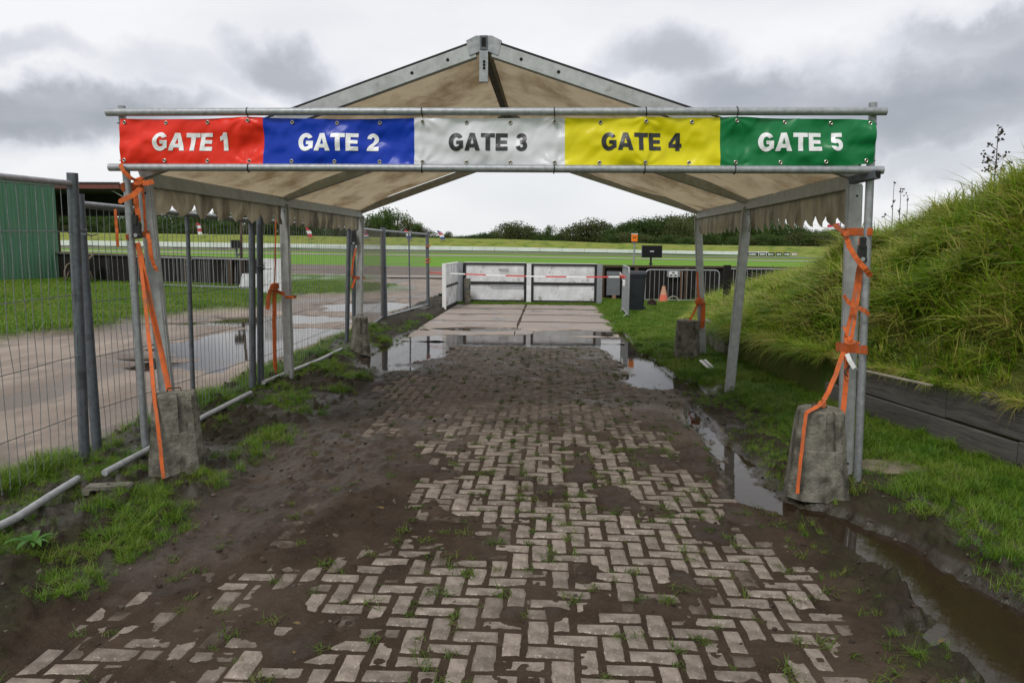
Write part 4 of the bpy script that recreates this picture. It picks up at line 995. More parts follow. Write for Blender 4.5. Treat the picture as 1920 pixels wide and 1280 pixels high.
wa, wb = G(833, 582), Vector((-2.66, 21.35, 0)); o = empty('gate_wing', wa, 'white boarded wing at right angles to the white gate', 'gate'); zt = P(834, 496, wa.y).z
d = (wb-wa)
for k in (0, 1):
    for a, b in ((.03, .5), (.51, .98)):
        z = .08 + (zt-.08)*(.25+.5*k); wpart('board', MB().beam(wa + d*a + Vector((0, 0, z)), wa + d*b + Vector((0, 0, z)), .03, zt*.5-.07), M_WHITE, o)
for z in (.05, zt*.51, zt): wpart('frame_bar', MB().beam(wa + Vector((0, 0, z)), wb + Vector((0, 0, z)), .06, .05), M_WHITEP if z == zt else M_FRAMEB, o)
wpart('end_post', MB().beam(wa + Vector((0, 0, -.02)), wa + Vector((0, 0, zt+.03)), .10, .06, up=(0, 1, 0)), M_WHITEP, o)
# tape
tp = empty('barrier_tape', G(803, 579), 'red and white barrier tape strung in front of the white gate', 'tape')
M_RED = flat('tape_red', (.55, .05, .04), .5); brk = [803, 836, 872, 911, 948, 986, 1023, 1062, 1099, 1141, 1167]
def tpoint(x):
    t = (x-803)/364; Y = 19.58 + (16.95-19.58)*t; y = 510.5 + 8.5*t + 3*math.sin(math.pi*t); return P(x, y, Y)
for i, (a, b) in enumerate(zip(brk[:-1], brk[1:])):
    wpart('tape_stripe', MB().ribbon([tpoint(a+(b-a)*k/4) for k in range(5)], 0.032, .001, (0, .25, 1)), M_RED if i % 2 == 0 else M_WHITEP, tp)
for y in (462, 486, 492):
    c = P(802, y, 19.6); wpart('tape_wrap', MB().tube([c + Vector((.055*math.cos(t), .055*math.sin(t), .02*math.sin(t*1.3))) for t in (2*math.pi*k/12 for k in range(14))], .016, 6), M_STRAP, tp)
kn = P(1167, 519, 16.92); wpart('tape_knot', MB().tube([kn + Vector((.05*math.cos(t), .03*math.sin(t), .03*math.sin(2*t))) for t in (2*math.pi*k/12 for k in range(14))], .018, 6), M_RED, tp)
wpart('tape_tail', MB().ribbon([kn, kn + Vector((.04, -.02, -.1)), kn + Vector((.03, -.02, -.2))], .05, .001, (1, 0, 0)), M_WHITEP, tp)
wpart('tape_tail', MB().ribbon([kn, kn + Vector((-.06, -.02, .1))], .04, .001, (1, 0, 0)), M_WHITEP, tp)

def crowd_barrier(p, q, h, label, nb=14, feet=True, m=M_GALV, low=.12, mesh=False, group='steel crowd barriers'):
    p, q = Vector(p), Vector(q); o = empty('crowd_barrier', p.lerp(q, .5), label, 'barrier', group); d = (q-p); L = d.length; d.normalize(); n = Vector((-d.y, d.x, 0)); up = Vector((0, 0, 1))
    def at(s, z): return p + d*s + up*z
    r = .13; pts = [at(0, low)] + [at(0, h-r)] + [at(r-r*math.cos(a), h-r+r*math.sin(a)) for a in (R(30), R(60), R(90))] + [at(L-r+r*math.sin(a), h-r+r*math.cos(a)) for a in (0, R(30), R(60), R(90))] + [at(L, low)]
    wpart('frame', MB().tube(pts, .021, 8), m, o, True, 50); wpart('bottom_bar', MB().tube([at(0, low), at(L, low)], .018, 8), m, o, True, 50)
    for k in range(1, nb): wpart('bar', MB().tube([at(L*k/nb, low), at(L*k/nb, h-.01)], .0085, 6, cap=False), m, o, True, 50)
    if feet:
        for s in (.18*L, .82*L): wpart('foot', MB().tube([at(s, low) , at(s, .03) + n*.1, at(s, .015) + n*.32], .016, 6), m, o, True, 50); wpart('foot', MB().tube([at(s, low), at(s, .03) - n*.1, at(s, .015) - n*.32], .016, 6), m, o, True, 50)
    return o
def gh(p): return Vector((p[0], p[1], float(near_h(np.array([min(max(p[0], -3.5), 3.0)]), np.array([p[1]]))[0][0])))
b1 = crowd_barrier((1.76, 16.85, .02), (1.83, 18.95, .02), 1.18, 'steel crowd barrier end-on beside the black wheelie bin, holding the tape', 13)
crowd_barrier((2.83, 22.45, -.02), (5.02, 22.55, -.02), P(1280, 505, 22.5).z, 'steel crowd barrier in front of the dark plank wall, behind the cone', 16)
crowd_barrier((5.12, 22.35, -.02), (7.3, 22.5, -.02), P(1390, 503, 22.4).z, 'steel crowd barrier running behind the mound past the black post', 16)
# dark plank wall behind
tw = empty('timber_wall', (4.6, 23.0, 0), 'dark wall of upright tarred planks beside the white gate', 'wall'); x = 1.55; TWY = 23.05
ztw = P(1250, 501, TWY).z
while x < 9.4:
    w = RND.uniform(.19, .23); wpart('plank', MB().box((x+w/2, TWY+RND.uniform(-.008, .008), ztw/2-.03), (w-.003, .05, ztw+.02)), M_DARKWOOD, tw); x += w
wpart('cap', MB().beam((1.5, TWY-.02, ztw+.02), (5.2, TWY-.02, ztw+.015), .14, .07), M_BROWN, tw); wpart('cap', MB().beam((5.22, TWY-.02, ztw+.015), (9.45, TWY-.02, ztw), .14, .07), M_BROWN, tw)
for x in (1.60, 2.62, 4.12): wpart('wall_post', MB().beam((x, TWY-.09, -.03), (x, TWY-.09, ztw), .11, .08, up=(0, 1, 0)), M_BROWN, tw)
gb = P(1150, 552, 22.7); o = empty('grey_board', (gb.x, 22.75, 0), 'grey board standing in the dark timber frame beside the gate', 'board')
wpart('board', MB().box((gb.x, 22.8, P(1150, 531, 22.8).z), (.40, .02, .72), rot=Matrix.Rotation(R(-4), 3, 'X')), mat('grey_sheet', (.14, .15, .16), (.11, .115, .12), .5, 3, 4), o)
wpart('wood_chock', MB().box((gb.x+.02, 22.7, .11), (.11, .08, .2)), mat('pale_timber', (.26, .17, .10), (.2, .13, .08), .8, 8, 4), o)
# wheelie bin
bc = Vector((2.14, 18.75, .0)); bn = empty('wheelie_bin', bc, 'black plastic wheelie bin on the grass beside the crowd barrier', 'bin')
MBIN = mat('bin_plastic', (.022, .026, .030), (.03, .034, .038), .5, 6, 4, bump=.05)
def rrect(w, d, z, y0=0, r=.05): 
    pts = []
    for cx, cy, a0 in ((w/2-r, -d/2+r, -90), (w/2-r, d/2-r, 0), (-w/2+r, d/2-r, 90), (-w/2+r, -d/2+r, 180)):
        pts += [(cx+r*math.cos(R(a0+a)), cy+y0+r*math.sin(R(a0+a)), z) for a in (0, 30, 60, 90)]
    return [Vector(p) for p in pts]
MB().loft([rrect(.36, .40, .04, .03), rrect(.38, .42, .10, .02), rrect(.46, .52, .93), rrect(.49, .55, .93), rrect(.49, .55, .96)]).build('bin_body', MBIN, bn, True, 35)
MB().loft([rrect(.50, .57, .965), rrect(.51, .58, 1.0), rrect(.47, .52, 1.05, .01), rrect(.40, .44, 1.065, .01)]).build('lid', MBIN, bn, True, 35)
for s in (-1, 1): MB().tube([(s*.20, .24, .09), (s*.25, .24, .09)], .095, 14).build('wheel', M_BLACK, bn, True, 40)
MB().tube([(-.2, .33, .99), (.2, .33, .99)], .016, 8).build('handle', MBIN, bn, True, 40)
bn.rotation_euler = (0, 0, R(-6))
# cone
cn = empty('traffic_cone', (3.35, 22.25, 0), 'faded orange traffic cone standing behind the crowd barrier', 'cone'); MCONE = mat('faded_cone', (.62, .13, .07), (.55, .2, .13), .6, 4, 4)
MB().loft([[Vector((r*math.cos(2*math.pi*k/18), r*math.sin(2*math.pi*k/18), z)) for k in range(18)] for r, z in ((.145, .03), (.10, .28))]).build('cone_body', MCONE, cn, True, 50)
MB().loft([[Vector((r*math.cos(2*math.pi*k/18), r*math.sin(2*math.pi*k/18), z)) for k in range(18)] for r, z in ((.10, .281), (.045, .52), (.03, .525))]).build('pale_sleeve', mat('cone_sleeve', (.50, .30, .20), (.42, .22, .14), .6, 5, 4), cn, True, 50)
MB().loft([rrect(.38, .38, .0, 0, .03), rrect(.36, .36, .03, 0, .03)]).build('base', MCONE, cn)
# hose, wheel, sign
c = P(1262, 566, 22.2); o = empty('hose_loop', (c.x, 22.2, 0), 'pale hose loop standing in the grass behind the crowd barrier', 'hose')
wpart('hose', MB().tube([Vector((c.x, 22.2, .02)) + Vector((.19*math.cos(a), .05*math.sin(a*2), .21*math.sin(a))) for a in (math.pi*k/12 for k in range(13))], .018, 6), mat('hose', (.34, .33, .24), (.28, .27, .2), .5), o, True)
c = P(1222, 576, 20.6); o = empty('barrow_wheel', (c.x, 20.6, 0), 'small rusty barrow wheel lying behind the wheelie bin', 'wheel')
wpart('tyre', MB().tube([(c.x + .10*math.cos(a), 20.6, .12 + .10*math.sin(a)) for a in (2*math.pi*k/14 for k in range(14))], .035, 7, closed=True), mat('rusty_wheel', (.05, .028, .022), (.03, .02, .018), .8), o, True); wpart('hub', MB().tube([(c.x, 20.55, .12), (c.x, 20.65, .12)], .07, 10), MATS['rusty_wheel'], o)
c = P(1263, 514, 22.9); o = empty('sign', (c.x, 22.9, 0), 'small white notice with black pictograms fixed to the dark plank wall', 'sign')
wpart('sign_plate', MB().box((c.x, 22.90, c.z), (.27, .012, .17)), M_WHITEP, o)
wpart('sign_back', MB().box((c.x, 22.915, c.z+.03), (.40, .012, .22)), M_GALV, o)
for dx in (-.075, .055): wpart('pictogram', MB().box((c.x+dx, 22.892, c.z-.035), (.07, .004, .045)), M_LB, o)
wpart('pictogram', MB().box((c.x-.01, 22.892, c.z+.04), (.09, .004, .03)), M_LB, o)
wpart('sign_post', MB().beam((c.x+.24, 22.91, 0), (c.x+.24, 22.91, c.z+.14), .06, .03, up=(0, 1, 0)), mat('rust_brown_post', (.16, .085, .05), (.1, .06, .04), .8), o)
# lamp on pole
lp0, lp1 = P(1187, 530, 23.4), P(1190, 456, 23.4); o = empty('warning_light', (lp0.x, 23.4, 0), 'orange warning lamp box on a thin grey pole', 'lamp')
wpart('pole', MB().tube([(lp0.x-.03, 23.4, 0), lp1], .026, 8), M_GALV, o, True, 40); c = P(1189.5, 446, 23.4)
wpart('lamp_box', MB().box(c, (.175, .12, .22)), mat('orange_lamp', (.85, .22, .015), (.75, .18, .01), .4), o); wpart('lamp_top', MB().box(c + Vector((0, 0, .122)), (.19, .13, .022)), M_WHITEP, o)
wpart('lamp_bracket', MB().box(c + Vector((0, 0, -.14)), (.12, .07, .055)), M_GALVD, o)
for dx in (-.03, .03): wpart('lamp_mark', MB().box(c + Vector((dx, -.0615, .01)), (.035, .004, .05)), M_BROWN, o)
# loudspeakers
def speaker(xl, xr, yt, yb, Y, base, label, logo):
    a, b = P(xl, yt, Y), P(xr, yb, Y); c = (a+b)/2; w, h = b.x-a.x, a.z-b.z; o = empty('loudspeaker', (c.x, Y, base), label, 'speaker')
    pr = [(-w/2, -.14), (w/2, -.14), (w*.40, .16), (-w*.40, .16)]
    wpart('cabinet', MB().loft([[Vector((c.x+x, Y+y, z)) for x, y in pr] for z in (b.z, a.z)]), M_BLACK, o)
    wpart('grille', MB().box((c.x+.006, Y-.146, c.z), (w*.93, .012, h*.9)), mat('speaker_grille', (.006, .006, .007), (.01, .01, .01), .6, 60, 2), o)
    wpart('side_trim', MB().box((a.x+.012, Y-.148, c.z), (.024, .014, h)), M_GALVD, o)
    if logo:
        lay, tot = layout('BOSE', .12); s = .034
        for ch, x0 in lay:
            v, f = glyph_mesh(ch); wpart('letter', MB().add([Vector((c.x - .0 + (x0-tot*.5+gx+gy*.25)*s, Y-.1535, c.z-.012+gy*s)) for gx, gy in v], f), M_LW, o)
    return o, c, b.z
o, c, zb = speaker(1202, 1240, 460, 483, 23.7, 0, 'black loudspeaker on a stand above the dark plank wall', True)
wpart('stand', MB().tube([(c.x, 23.72, 0), (c.x, 23.72, zb)], .032, 10), M_BLACK, o, True, 40); wpart('clamp', MB().box((c.x, 23.70, zb-.20), (.12, .10, .035)), M_BLACK, o)
for k in range(3): wpart('leg', MB().tube([(c.x, 23.72, .45), (c.x+.4*math.cos(2.1*k+.4), 23.72+.4*math.sin(2.1*k+.4), .0)], .015, 6), M_BLACK, o)

# ================================================================== LEFT: SHED, WALL, CHAIR
M_CORR = mat('green_corrugated', (.085, .195, .12), (.07, .165, .10), .5, 2.5, 6, (.3, .7), .05, 20, c3=(.12, .17, .12), c3scale=1.2, c3c=(.55, .75), stretch=(2, 2, .5))
sh0, sh1 = Vector((-23.4, 22.4, 0)), Vector((-20.3, 30.1, 0)); SZ = P(120, 346, 30.1).z
shed = empty('green_shed', (-22, 26, 0), 'tall green corrugated steel shed behind the wire fence', 'shed')
def corrugated(p, q, z0, z1, n):
    d = (q-p); L = d.length; d.normalize(); nr = Vector((d.y, -d.x, 0)); a = []
    k = max(8, int(L/.0375))
    for i in range(k+1):
        ph = i % 4; off = (0, .022, .022, 0)[ph]; a.append(p + d*(L*i/k) + nr*off)
    mb = MB(); vs = [v + Vector((0, 0, z)) for z in (z0, z1) for v in a]; m_ = len(a); mb.add(vs, [(i, i+1, m_+i+1, m_+i) for i in range(m_-1)])
    return mb
dd = (sh1-sh0); ns_ = 8
for i in range(ns_): wpart('cladding_sheet', corrugated(sh0 + dd*(i/ns_), sh0 + dd*((i+1)/ns_) - dd.normalized()*.004, -.1, SZ + RND.uniform(-.01, .01), 0), M_CORR, shed)
e2 = sh1 + Vector((-5.5, 2.2, 0))
for i in range(6): wpart('cladding_sheet', corrugated(sh1.lerp(e2, i/6), sh1.lerp(e2, (i+1)/6), -.1, SZ, 0), M_CORR, shed)
wpart('roof', MB().loft([[p + Vector((0, 0, z)) for p in (sh0, sh1, e2, sh0 + (e2-sh1))] for z in (SZ-.02, SZ+.05)]), M_GALVD, shed)
wpart('inner_wall', MB().loft([[p + Vector((0, 0, z)) for p in (sh0 + Vector((-.12, 0, 0)), sh1 + Vector((-.12, -.05, 0)), e2, sh0 + (e2-sh1))] for z in (-.1, SZ-.03)]), M_CORR, shed)
# shelter roof
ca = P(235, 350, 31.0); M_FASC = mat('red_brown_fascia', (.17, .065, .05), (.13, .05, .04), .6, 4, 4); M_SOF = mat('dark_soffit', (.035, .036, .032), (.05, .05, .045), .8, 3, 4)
cr = empty('shelter', (-22.5, 33.0, 0), 'dark shelter roof with a red brown fascia behind the green shed', 'shelter')
zc = P(200, 344, 31.0).z
wpart('fascia', MB().beam((-29, 31, zc-.11), (ca.x-.25, 31, zc-.11), .08, .24), M_FASC, cr); wpart('fascia', MB().beam((ca.x-.25, 31, zc-.11), (ca.x+.25, 31.5, zc-.36), .08, .24), M_FASC, cr)
wpart('roof_edge', MB().beam((-29, 30.97, zc+.03), (ca.x-.24, 30.97, zc+.03), .12, .05), M_GALVD, cr)
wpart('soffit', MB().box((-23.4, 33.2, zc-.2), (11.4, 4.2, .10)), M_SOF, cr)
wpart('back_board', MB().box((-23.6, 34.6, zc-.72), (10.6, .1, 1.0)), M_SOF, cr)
for x in (-28.5, -23.2): wpart('support_post', MB().beam((x, 34.4, 0), (x, 34.4, zc-.2), .14, .14, up=(0, 1, 0)), M_BROWN, cr)
p, q = P(210, 357, 31.6), P(231, 369, 31.6); wpart('brace', MB().beam(p, q, .05, .05), M_WHITEP, cr)
# retaining wall
rw = empty('retaining_wall', (-15, 27.5, 0), 'dark plank retaining wall at the back of the lawn', 'wall'); r0, r1 = Vector((-21.5, 30.5, 0)), Vector((-10.4, 26.3, 0)); L = (r1-r0).length; d = (r1-r0).normalized(); s = 0.0
while s < L:
    w = RND.uniform(.24, .30); c = r0 + d*(s+w/2); zt = 1.22 - .13*s/L
    wpart('plank', MB().beam(c + Vector((0, 0, -.1)) + Vector((d.y, -d.x, 0))*RND.uniform(-.012, .012), c + Vector((0, 0, zt)), w-.004, .05, up=Vector((d.y, -d.x, 0))), M_DARKWOOD if RND.random() < .85 else mat('grey_tarred_timber', (.05, .05, .048), (.03, .03, .03), .7, 6, 5, stretch=(1, 1, 5)), rw); s += w
for a, b in ((0, .36), (.362, .7), (.702, 1)): wpart('cap', MB().beam(r0.lerp(r1, a) + Vector((0, 0, 1.25-.13*a)), r0.lerp(r1, b) + Vector((0, 0, 1.25-.13*b)), .20, .09), mat('sandy_cap', (.13, .115, .09), (.09, .08, .065), .85, 4, 5), rw)
for t in (.55, .72, .9): c = r0.lerp(r1, t) + Vector((-.05, -.12, 0)); wpart('wall_post', MB().beam(c, c + Vector((0, 0, 1.15)), .16, .14, up=(0, 1, 0)), M_BROWN, rw)
# earth fill behind the wall
nrm = Vector((-d.y, d.x, 0))
for nm_, p, q, lab in (('crowd_barrier', (-14.4, 25.3, .14), (-12.2, 24.75, .12), 'steel crowd barrier standing before the retaining wall, next to the chair'), ('crowd_barrier', (-12.1, 24.7, .12), (-9.75, 24.2, .10), 'steel crowd barrier standing before the retaining wall, next to the white slab')):
    crowd_barrier(p, q, 1.05, lab, 14)
# white concrete slabs
def wslab(xl, xr, yt, yb, Y, label, taper=0):
    a, b = P(xl, yb, Y), P(xr, yb, Y); zt = P(xl, yt, Y).z; o = empty('white_slab', ((a.x+b.x)/2, Y, 0), label, 'slab'); 
    fr = [Vector((a.x, Y, -.02)), Vector((b.x, Y, -.02)), Vector((b.x, Y, zt)), Vector((a.x+taper, Y, zt))]
    wpart('slab_body', MB().loft([fr, [p + Vector((0, .18, 0)) for p in fr]]), M_WHITE, o)
    wpart('lifting_eye', MB().tube([((a.x+b.x)/2-.05+taper/2, Y+.09, zt-.01), ((a.x+b.x)/2+taper/2, Y+.09, zt+.05), ((a.x+b.x)/2+.05+taper/2, Y+.09, zt-.01)], .012, 6), M_GALVD, o)
wslab(494, 540, 485, 560, 22.5, 'upright white concrete slab seen beside the middle tent leg')
wslab(446, 486, 513, 546, 25.6, 'white concrete wedge at the end of the retaining wall', .18)
o, c, zb = speaker(436, 450, 450, 466, 26.0, 0, 'small black loudspeaker on a weathered post by the retaining wall', False)
wpart('support_post', MB().tube([(c.x+.16, 26.1, 0), (c.x+.12, 26.1, 1.2), (c.x+.17, 26.1, P(452, 405, 26.1).z)], [.07, .055, .045], 8), M_BROWN, o, True); wpart('bracket', MB().beam((c.x, 26.0, zb-.3), (c.x+.15, 26.08, zb-.1), .05, .05), M_GALVD, o); wpart('bracket', MB().beam((c.x, 26.0, zb-.3), (c.x, 26.0, zb+.02), .05, .05, up=(0, 1, 0)), M_GALVD, o)
# wicker chair
M_WICK = mat('wicker', (.20, .15, .10), (.13, .10, .065), .7, 30, 3, bump=.4, bscale=80); M_CUSH = mat('chair_seat_dark', (.03, .026, .022), (.045, .04, .035), .8, 5, 4)
cc = P(152, 533, 28.3); ch = empty('wicker_chair', (cc.x, 28.3, .18), 'wicker tub armchair beside the green shed', 'chair', rz=R(-35))
bk = MB(); ring_lo, ring_hi = [], []
for k in range(15):
    a = R(-20 + 220*k/14); h = .34 + .34*max(0, math.sin(math.pi*k/14))**1.3
    ring_lo.append(Vector((.36*math.cos(a), .34*math.sin(a), .36))); ring_hi.append(Vector((.46*math.cos(a), .44*math.sin(a), .36+h)))
vs = ring_lo + ring_hi; MB().add(vs + [v*1.04 for v in vs], [(k, k+1, 15+k+1, 15+k) for k in range(14)] + [(30+15+k, 30+15+k+1, 30+k+1, 30+k) for k in range(14)]).build('backrest', M_CUSH, ch, True)
MB().tube(ring_hi, .035, 8).build('back_rim', M_WICK, ch, True); MB().tube(ring_lo, .03, 8).build('seat_rim', M_WICK, ch, True)
MB().tube([ring_hi[0], Vector((.42, -.3, .62)), Vector((.36, -.42, .40)), Vector((.34, -.46, .0))], .028, 7).build('arm', M_WICK, ch, True); MB().tube([ring_hi[-1], Vector((-.42, -.3, .62)), Vector((-.36, -.42, .40)), Vector((-.34, -.46, .0))], .028, 7).build('arm', M_WICK, ch, True)
MB().loft([[Vector((.36*math.cos(a), .36*math.sin(a)-.05, z)) for a in (2*math.pi*k/18 for k in range(18))] for z in (.34, .42)]).build('seat', M_CUSH, ch)
for x, y in ((.3, -.34), (-.3, -.34), (.28, .28), (-.28, .28)): MB().tube([(x*.9, y*.9, .36), (x*1.15, y*1.15, 0)], .026, 7).build('leg', M_WICK, ch, True)
pv = empty('paving_slab', (-13.8, 25.9, .06), 'pale paving slabs let into the lawn below the retaining wall', 'paving')
for k in range(3): MB().box((k*.95-1, .25-k*.3, .05), (.9, .6, .08), rz=R(-21)).build('slab', M_CONC, pv)

# ================================================================== FAR WALL, BOARDS, FLAGS
tw2 = empty('track_wall', (-40, 134, 1), 'long low white concrete wall along the far side of the track', 'wall'); M_FW = mat('far_white_wall', (.66, .68, .68), (.56, .58, .57), .6, .4, 4, space='World')
def wallY(x): return 134 - .012*(x+20)
x = -170.0
while x < 35:
    x2 = x + 4.0; z0, z1 = float(field_z(x, wallY(x))), float(field_z(x2, wallY(x2)))
    h = np.interp(x, [-90, 0, 40], [1.12, .80, .76])
    wpart('wall_section', MB().loft([[Vector((x+.03, wallY(x), z0+.08)), Vector((x2-.03, wallY(x2), z1+.08)), Vector((x2-.03, wallY(x2)+.25, z1+.08)), Vector((x+.03, wallY(x)+.25, z0+.08))], [Vector((x+.03, wallY(x), z0+h)), Vector((x2-.03, wallY(x2), z1+h)), Vector((x2-.03, wallY(x2)+.25, z1+h)), Vector((x+.03, wallY(x)+.25, z0+h))]]), M_FW, tw2)
    x = x2
for a in range(-170, 35, 41): wpart('base_strip', MB().beam((a, wallY(a)-.05, float(field_z(a, wallY(a)))+.04), (a+40.9, wallY(a+40.9)-.05, float(field_z(a+40.9, wallY(a+40.9)))+.04), .2, .22), mat('dark_green_strip', (.02, .05, .025), (.03, .06, .03), .8), tw2)  # dark green strip along the foot of the white wall
boards = [(1400, 1422), (1423, 1436), (1437, 1453), (1454, 1467), (1468.5, 1481), (1482, 1496)]
ab = empty('advertising_boards', (38, 131.5, .3), 'row of black advertising boards continuing the white wall', 'board')
for i, (a, b) in enumerate(boards):
    p, q = P(a, 480, 131.5), P(b, 480, 131.5); zt = P(a, 473.3, 131.5).z
    bd = wpart('board', MB().box(((p.x+q.x)/2, 131.5, (zt+p.z)/2), (q.x-p.x-.05, .08, zt-p.z)), flat('board_black', (.012, .012, .02), .4) if i < 5 else flat('board_tan', (.25, .2, .14), .5), ab)
    w = q.x-p.x; k = 0; xx = p.x + w*.18
    while xx < q.x - w*.22:
        lw = RND.uniform(.10, .2); wrapped(ab, MB().box((xx+lw/2, 131.45, (zt+p.z)/2), (lw, .02, RND.choice((.18, .24, .3))))).build('lettering', M_LW, bd); xx += lw+.07
def feather(px, yt, yb, cols, label, Y=141.0, lean=.0):
    a, b = P(px, yt, Y), P(px, yb, Y); h = a.z-b.z; gz_ = float(field_z(a.x, Y)); o = empty('feather_flag', (a.x, Y, gz_), label, 'flag', 'feather flags along the far bank')
    wpart('pole', MB().tube([(b.x, Y, gz_-.1), (b.x+lean*.5, Y, b.z+h*.6), (a.x+lean, Y, a.z)], .03, 6), M_GALVD, o)
    n = len(cols); w = .85
    for i, c in enumerate(cols):
        z0, z1 = b.z + h*i/n, b.z + h*(i+1)/n; f = lambda z: w*min(1, (a.z+.02-z)/(h*.25)+.25)
        x0, x1 = b.x + lean*(z0-b.z)/h, b.x + lean*(z1-b.z)/h
        wpart('flag_cloth', MB().loft([[Vector((x0, Y-.02, z0)), Vector((x0+f(z0), Y-.02, z0+.05)), Vector((x0+f(z0), Y+.02, z0+.05)), Vector((x0, Y+.02, z0))], [Vector((x1, Y-.02, z1)), Vector((x1+f(z1), Y-.02, z1-.03)), Vector((x1+f(z1), Y+.02, z1-.03)), Vector((x1, Y+.02, z1))]]), c, o)
FR, FW, FB = flat('flag_red', (.45, .03, .05), .7), flat('flag_white', (.7, .7, .74), .7), flat('flag_blue', (.04, .06, .25), .7)
feather(371, 417, 440, [FW, FR, FW, FR], 'red and white feather flag seen above the wire fence mid post', 141, -.2)
feather(578, 426, 445, [FR, FW, FR], 'red feather flag with a white centre on the far bank', 141, -.5)
feather(684, 431, 446, [FB, FW, FR, FB, FR, FW], 'feather flag in patchy red, white and blue behind the tinted screen', 141, -.5)
feather(764, 430, 448, [FB, FW, FR], 'feather flag striped red over white over blue', 141, -.6)
feather(827, 432, 449, [FB, FW, FR, FB], 'feather flag with a dark blue tip beside a lone tree', 141, -.8)
fl = P(1574, 428, 25.0); gz_ = -.05; o = empty('flag', (fl.x, 25, gz_), 'red white and blue striped flag flying above the mound', 'flag')
wpart('pole', MB().tube([(fl.x+.05, 25, gz_-.1), (fl.x+.02, 25, P(1575, 417, 25).z)], .018, 8), M_GALVD, o)
for i, (c, y0, y1) in enumerate(((FR, 419, 424.5), (FW, 424.5, 429.5), (FB, 423.5, 429))):
    xa, xb = ((1552, 1574), (1548, 1573), (1568, 1575))[i]; p, q = P(xa, y0+2.5, 25-.01*i), P(xb, y0-1, 25-.01*i); p2, q2 = P(xa-1, y1+2, 25-.01*i), P(xb, y1-1, 25-.01*i)
    wpart('flag_cloth', MB().loft([[p, q, q2, p2], [v + Vector((0, .008, 0)) for v in (p, q, q2, p2)]]), c, o)

# ================================================================== TREES
def leaf_material(name, a, b, c):
    m = mat(name, a, b, .7, 1.6, 4, (.3, .7), 0, space='Object', rnd=.22, c3=c, c3scale=.8, c3c=(.5, .7), spec=.2)
    nt = m.node_tree; N = nt.nodes.new; L = nt.links.new; bs = nt.nodes['Principled BSDF']; out = nt.nodes['Material Output']
    t = N('ShaderNodeBsdfTranslucent'); L(bs.inputs['Base Color'].links[0].from_socket, t.inputs[0])
    x = N('ShaderNodeMixShader'); x.inputs[0].default_value = .25; L(bs.outputs[0], x.inputs[1]); L(t.outputs[0], x.inputs[2]); L(x.outputs[0], out.inputs[0]); return m
M_LEAF = [leaf_material('leaves_dark', (.042, .078, .017), (.060, .10, .020), (.026, .050, .014)), leaf_material('leaves_olive', (.070, .085, .030), (.055, .072, .020), (.095, .090, .032)), leaf_material('leaves_mid', (.055, .10, .019), (.075, .125, .026), (.034, .062, .016))]
M_BARK = mat('bark', (.06, .05, .04), (.035, .03, .025), .9, 10, 5, bump=.5)
def crown_mesh(seed, W, H, n, leaf, lobes, low, m, airy=0.0):
    r = random.Random(seed); L = []
    for k in range(lobes):
        a = r.uniform(0, 6.28); t = r.random()**.7; z = low + (1-low)*r.uniform(.12, .86); rad = W*.5*(1-abs(z-.5-.1)**1.6*1.1)*t*.75
        L.append((rad*math.cos(a), rad*math.sin(a), z*H, r.uniform(.16, .30)*W))
    L.append((0, 0, H*.85, W*.2))
    vs, fs = [], []
    per = n//len(L)
    for (x, y, z, s) in L:
        for k in range(per):
            d = Vector((r.gauss(0, 1), r.gauss(0, 1), r.gauss(0, 1))).normalized(); rr = s*(r.random()**.35)*(1 + airy*r.random()**4)
            p = Vector((x, y, z)) + Vector((d.x, d.y, d.z*.85))*rr
            if p.z < .15: continue
            q = Euler((r.uniform(0, 6.28), r.uniform(0, 6.28), r.uniform(0, 6.28))).to_matrix(); l = leaf*r.uniform(.6, 1.3)
            b = len(vs); vs += [tuple(p + q @ Vector(c)) for c in ((-l, -l*.55, 0), (l, -l*.35, l*.2), (l*.7, l*.6, 0), (-l*.6, l*.5, -l*.2))]; fs.append((b, b+1, b+2, b+3))
    zm = max(v[2] for v in vs); vs = [(a, b, c*H/zm) for a, b, c in vs]
    me = bpy.data.meshes.new('crown'); me.from_pydata(vs, [], fs); me.materials.append(m); return me
def trunk_mesh(seed, W, H):
    r = random.Random(seed); mb = MB(); mb.tube([(0, 0, -.4), (r.uniform(-.1, .1), 0, H*.35), (r.uniform(-.2, .2), r.uniform(-.2, .2), H*.75)], [H*.024+.04, H*.018+.03, .04], 7)
    for k in range(5):
        a = r.uniform(0, 6.28); z = H*r.uniform(.2, .55); mb.tube([(0, 0, z), (W*.2*math.cos(a), W*.2*math.sin(a), z+H*.15), (W*.36*math.cos(a), W*.36*math.sin(a), z+H*.28)], [H*.010+.02, H*.006+.015, .015], 5)
    me = bpy.data.meshes.new('trunk'); me.from_pydata(mb.v, [], mb.f); me.materials.append(M_BARK); return me
VAR = []
for k, (W, n, leaf, lobes, low, mi, airy) in enumerate(((1.0, 4200, .021, 20, .05, 0, .25), (.8, 3600, .020, 17, .10, 2, .35), (1.2, 4200, .022, 22, .03, 1, .35), (.75, 2600, .019, 14, .06, 2, .7), (1.05, 4600, .021, 24, .02, 0, .35))):
    VAR.append((crown_mesh(40+k, W*10, 10, n, leaf*10, lobes, low, M_LEAF[mi], airy), trunk_mesh(70+k, W*10, 10)))
TL = ['dark rounded tree in the wood beyond the track bank', 'mid green upright tree in the wood beyond the track bank', 'broad olive bushy tree in the wood beyond the track bank', 'slender loose tree in the wood beyond the track bank', 'dense dark broad tree in the wood beyond the track bank']
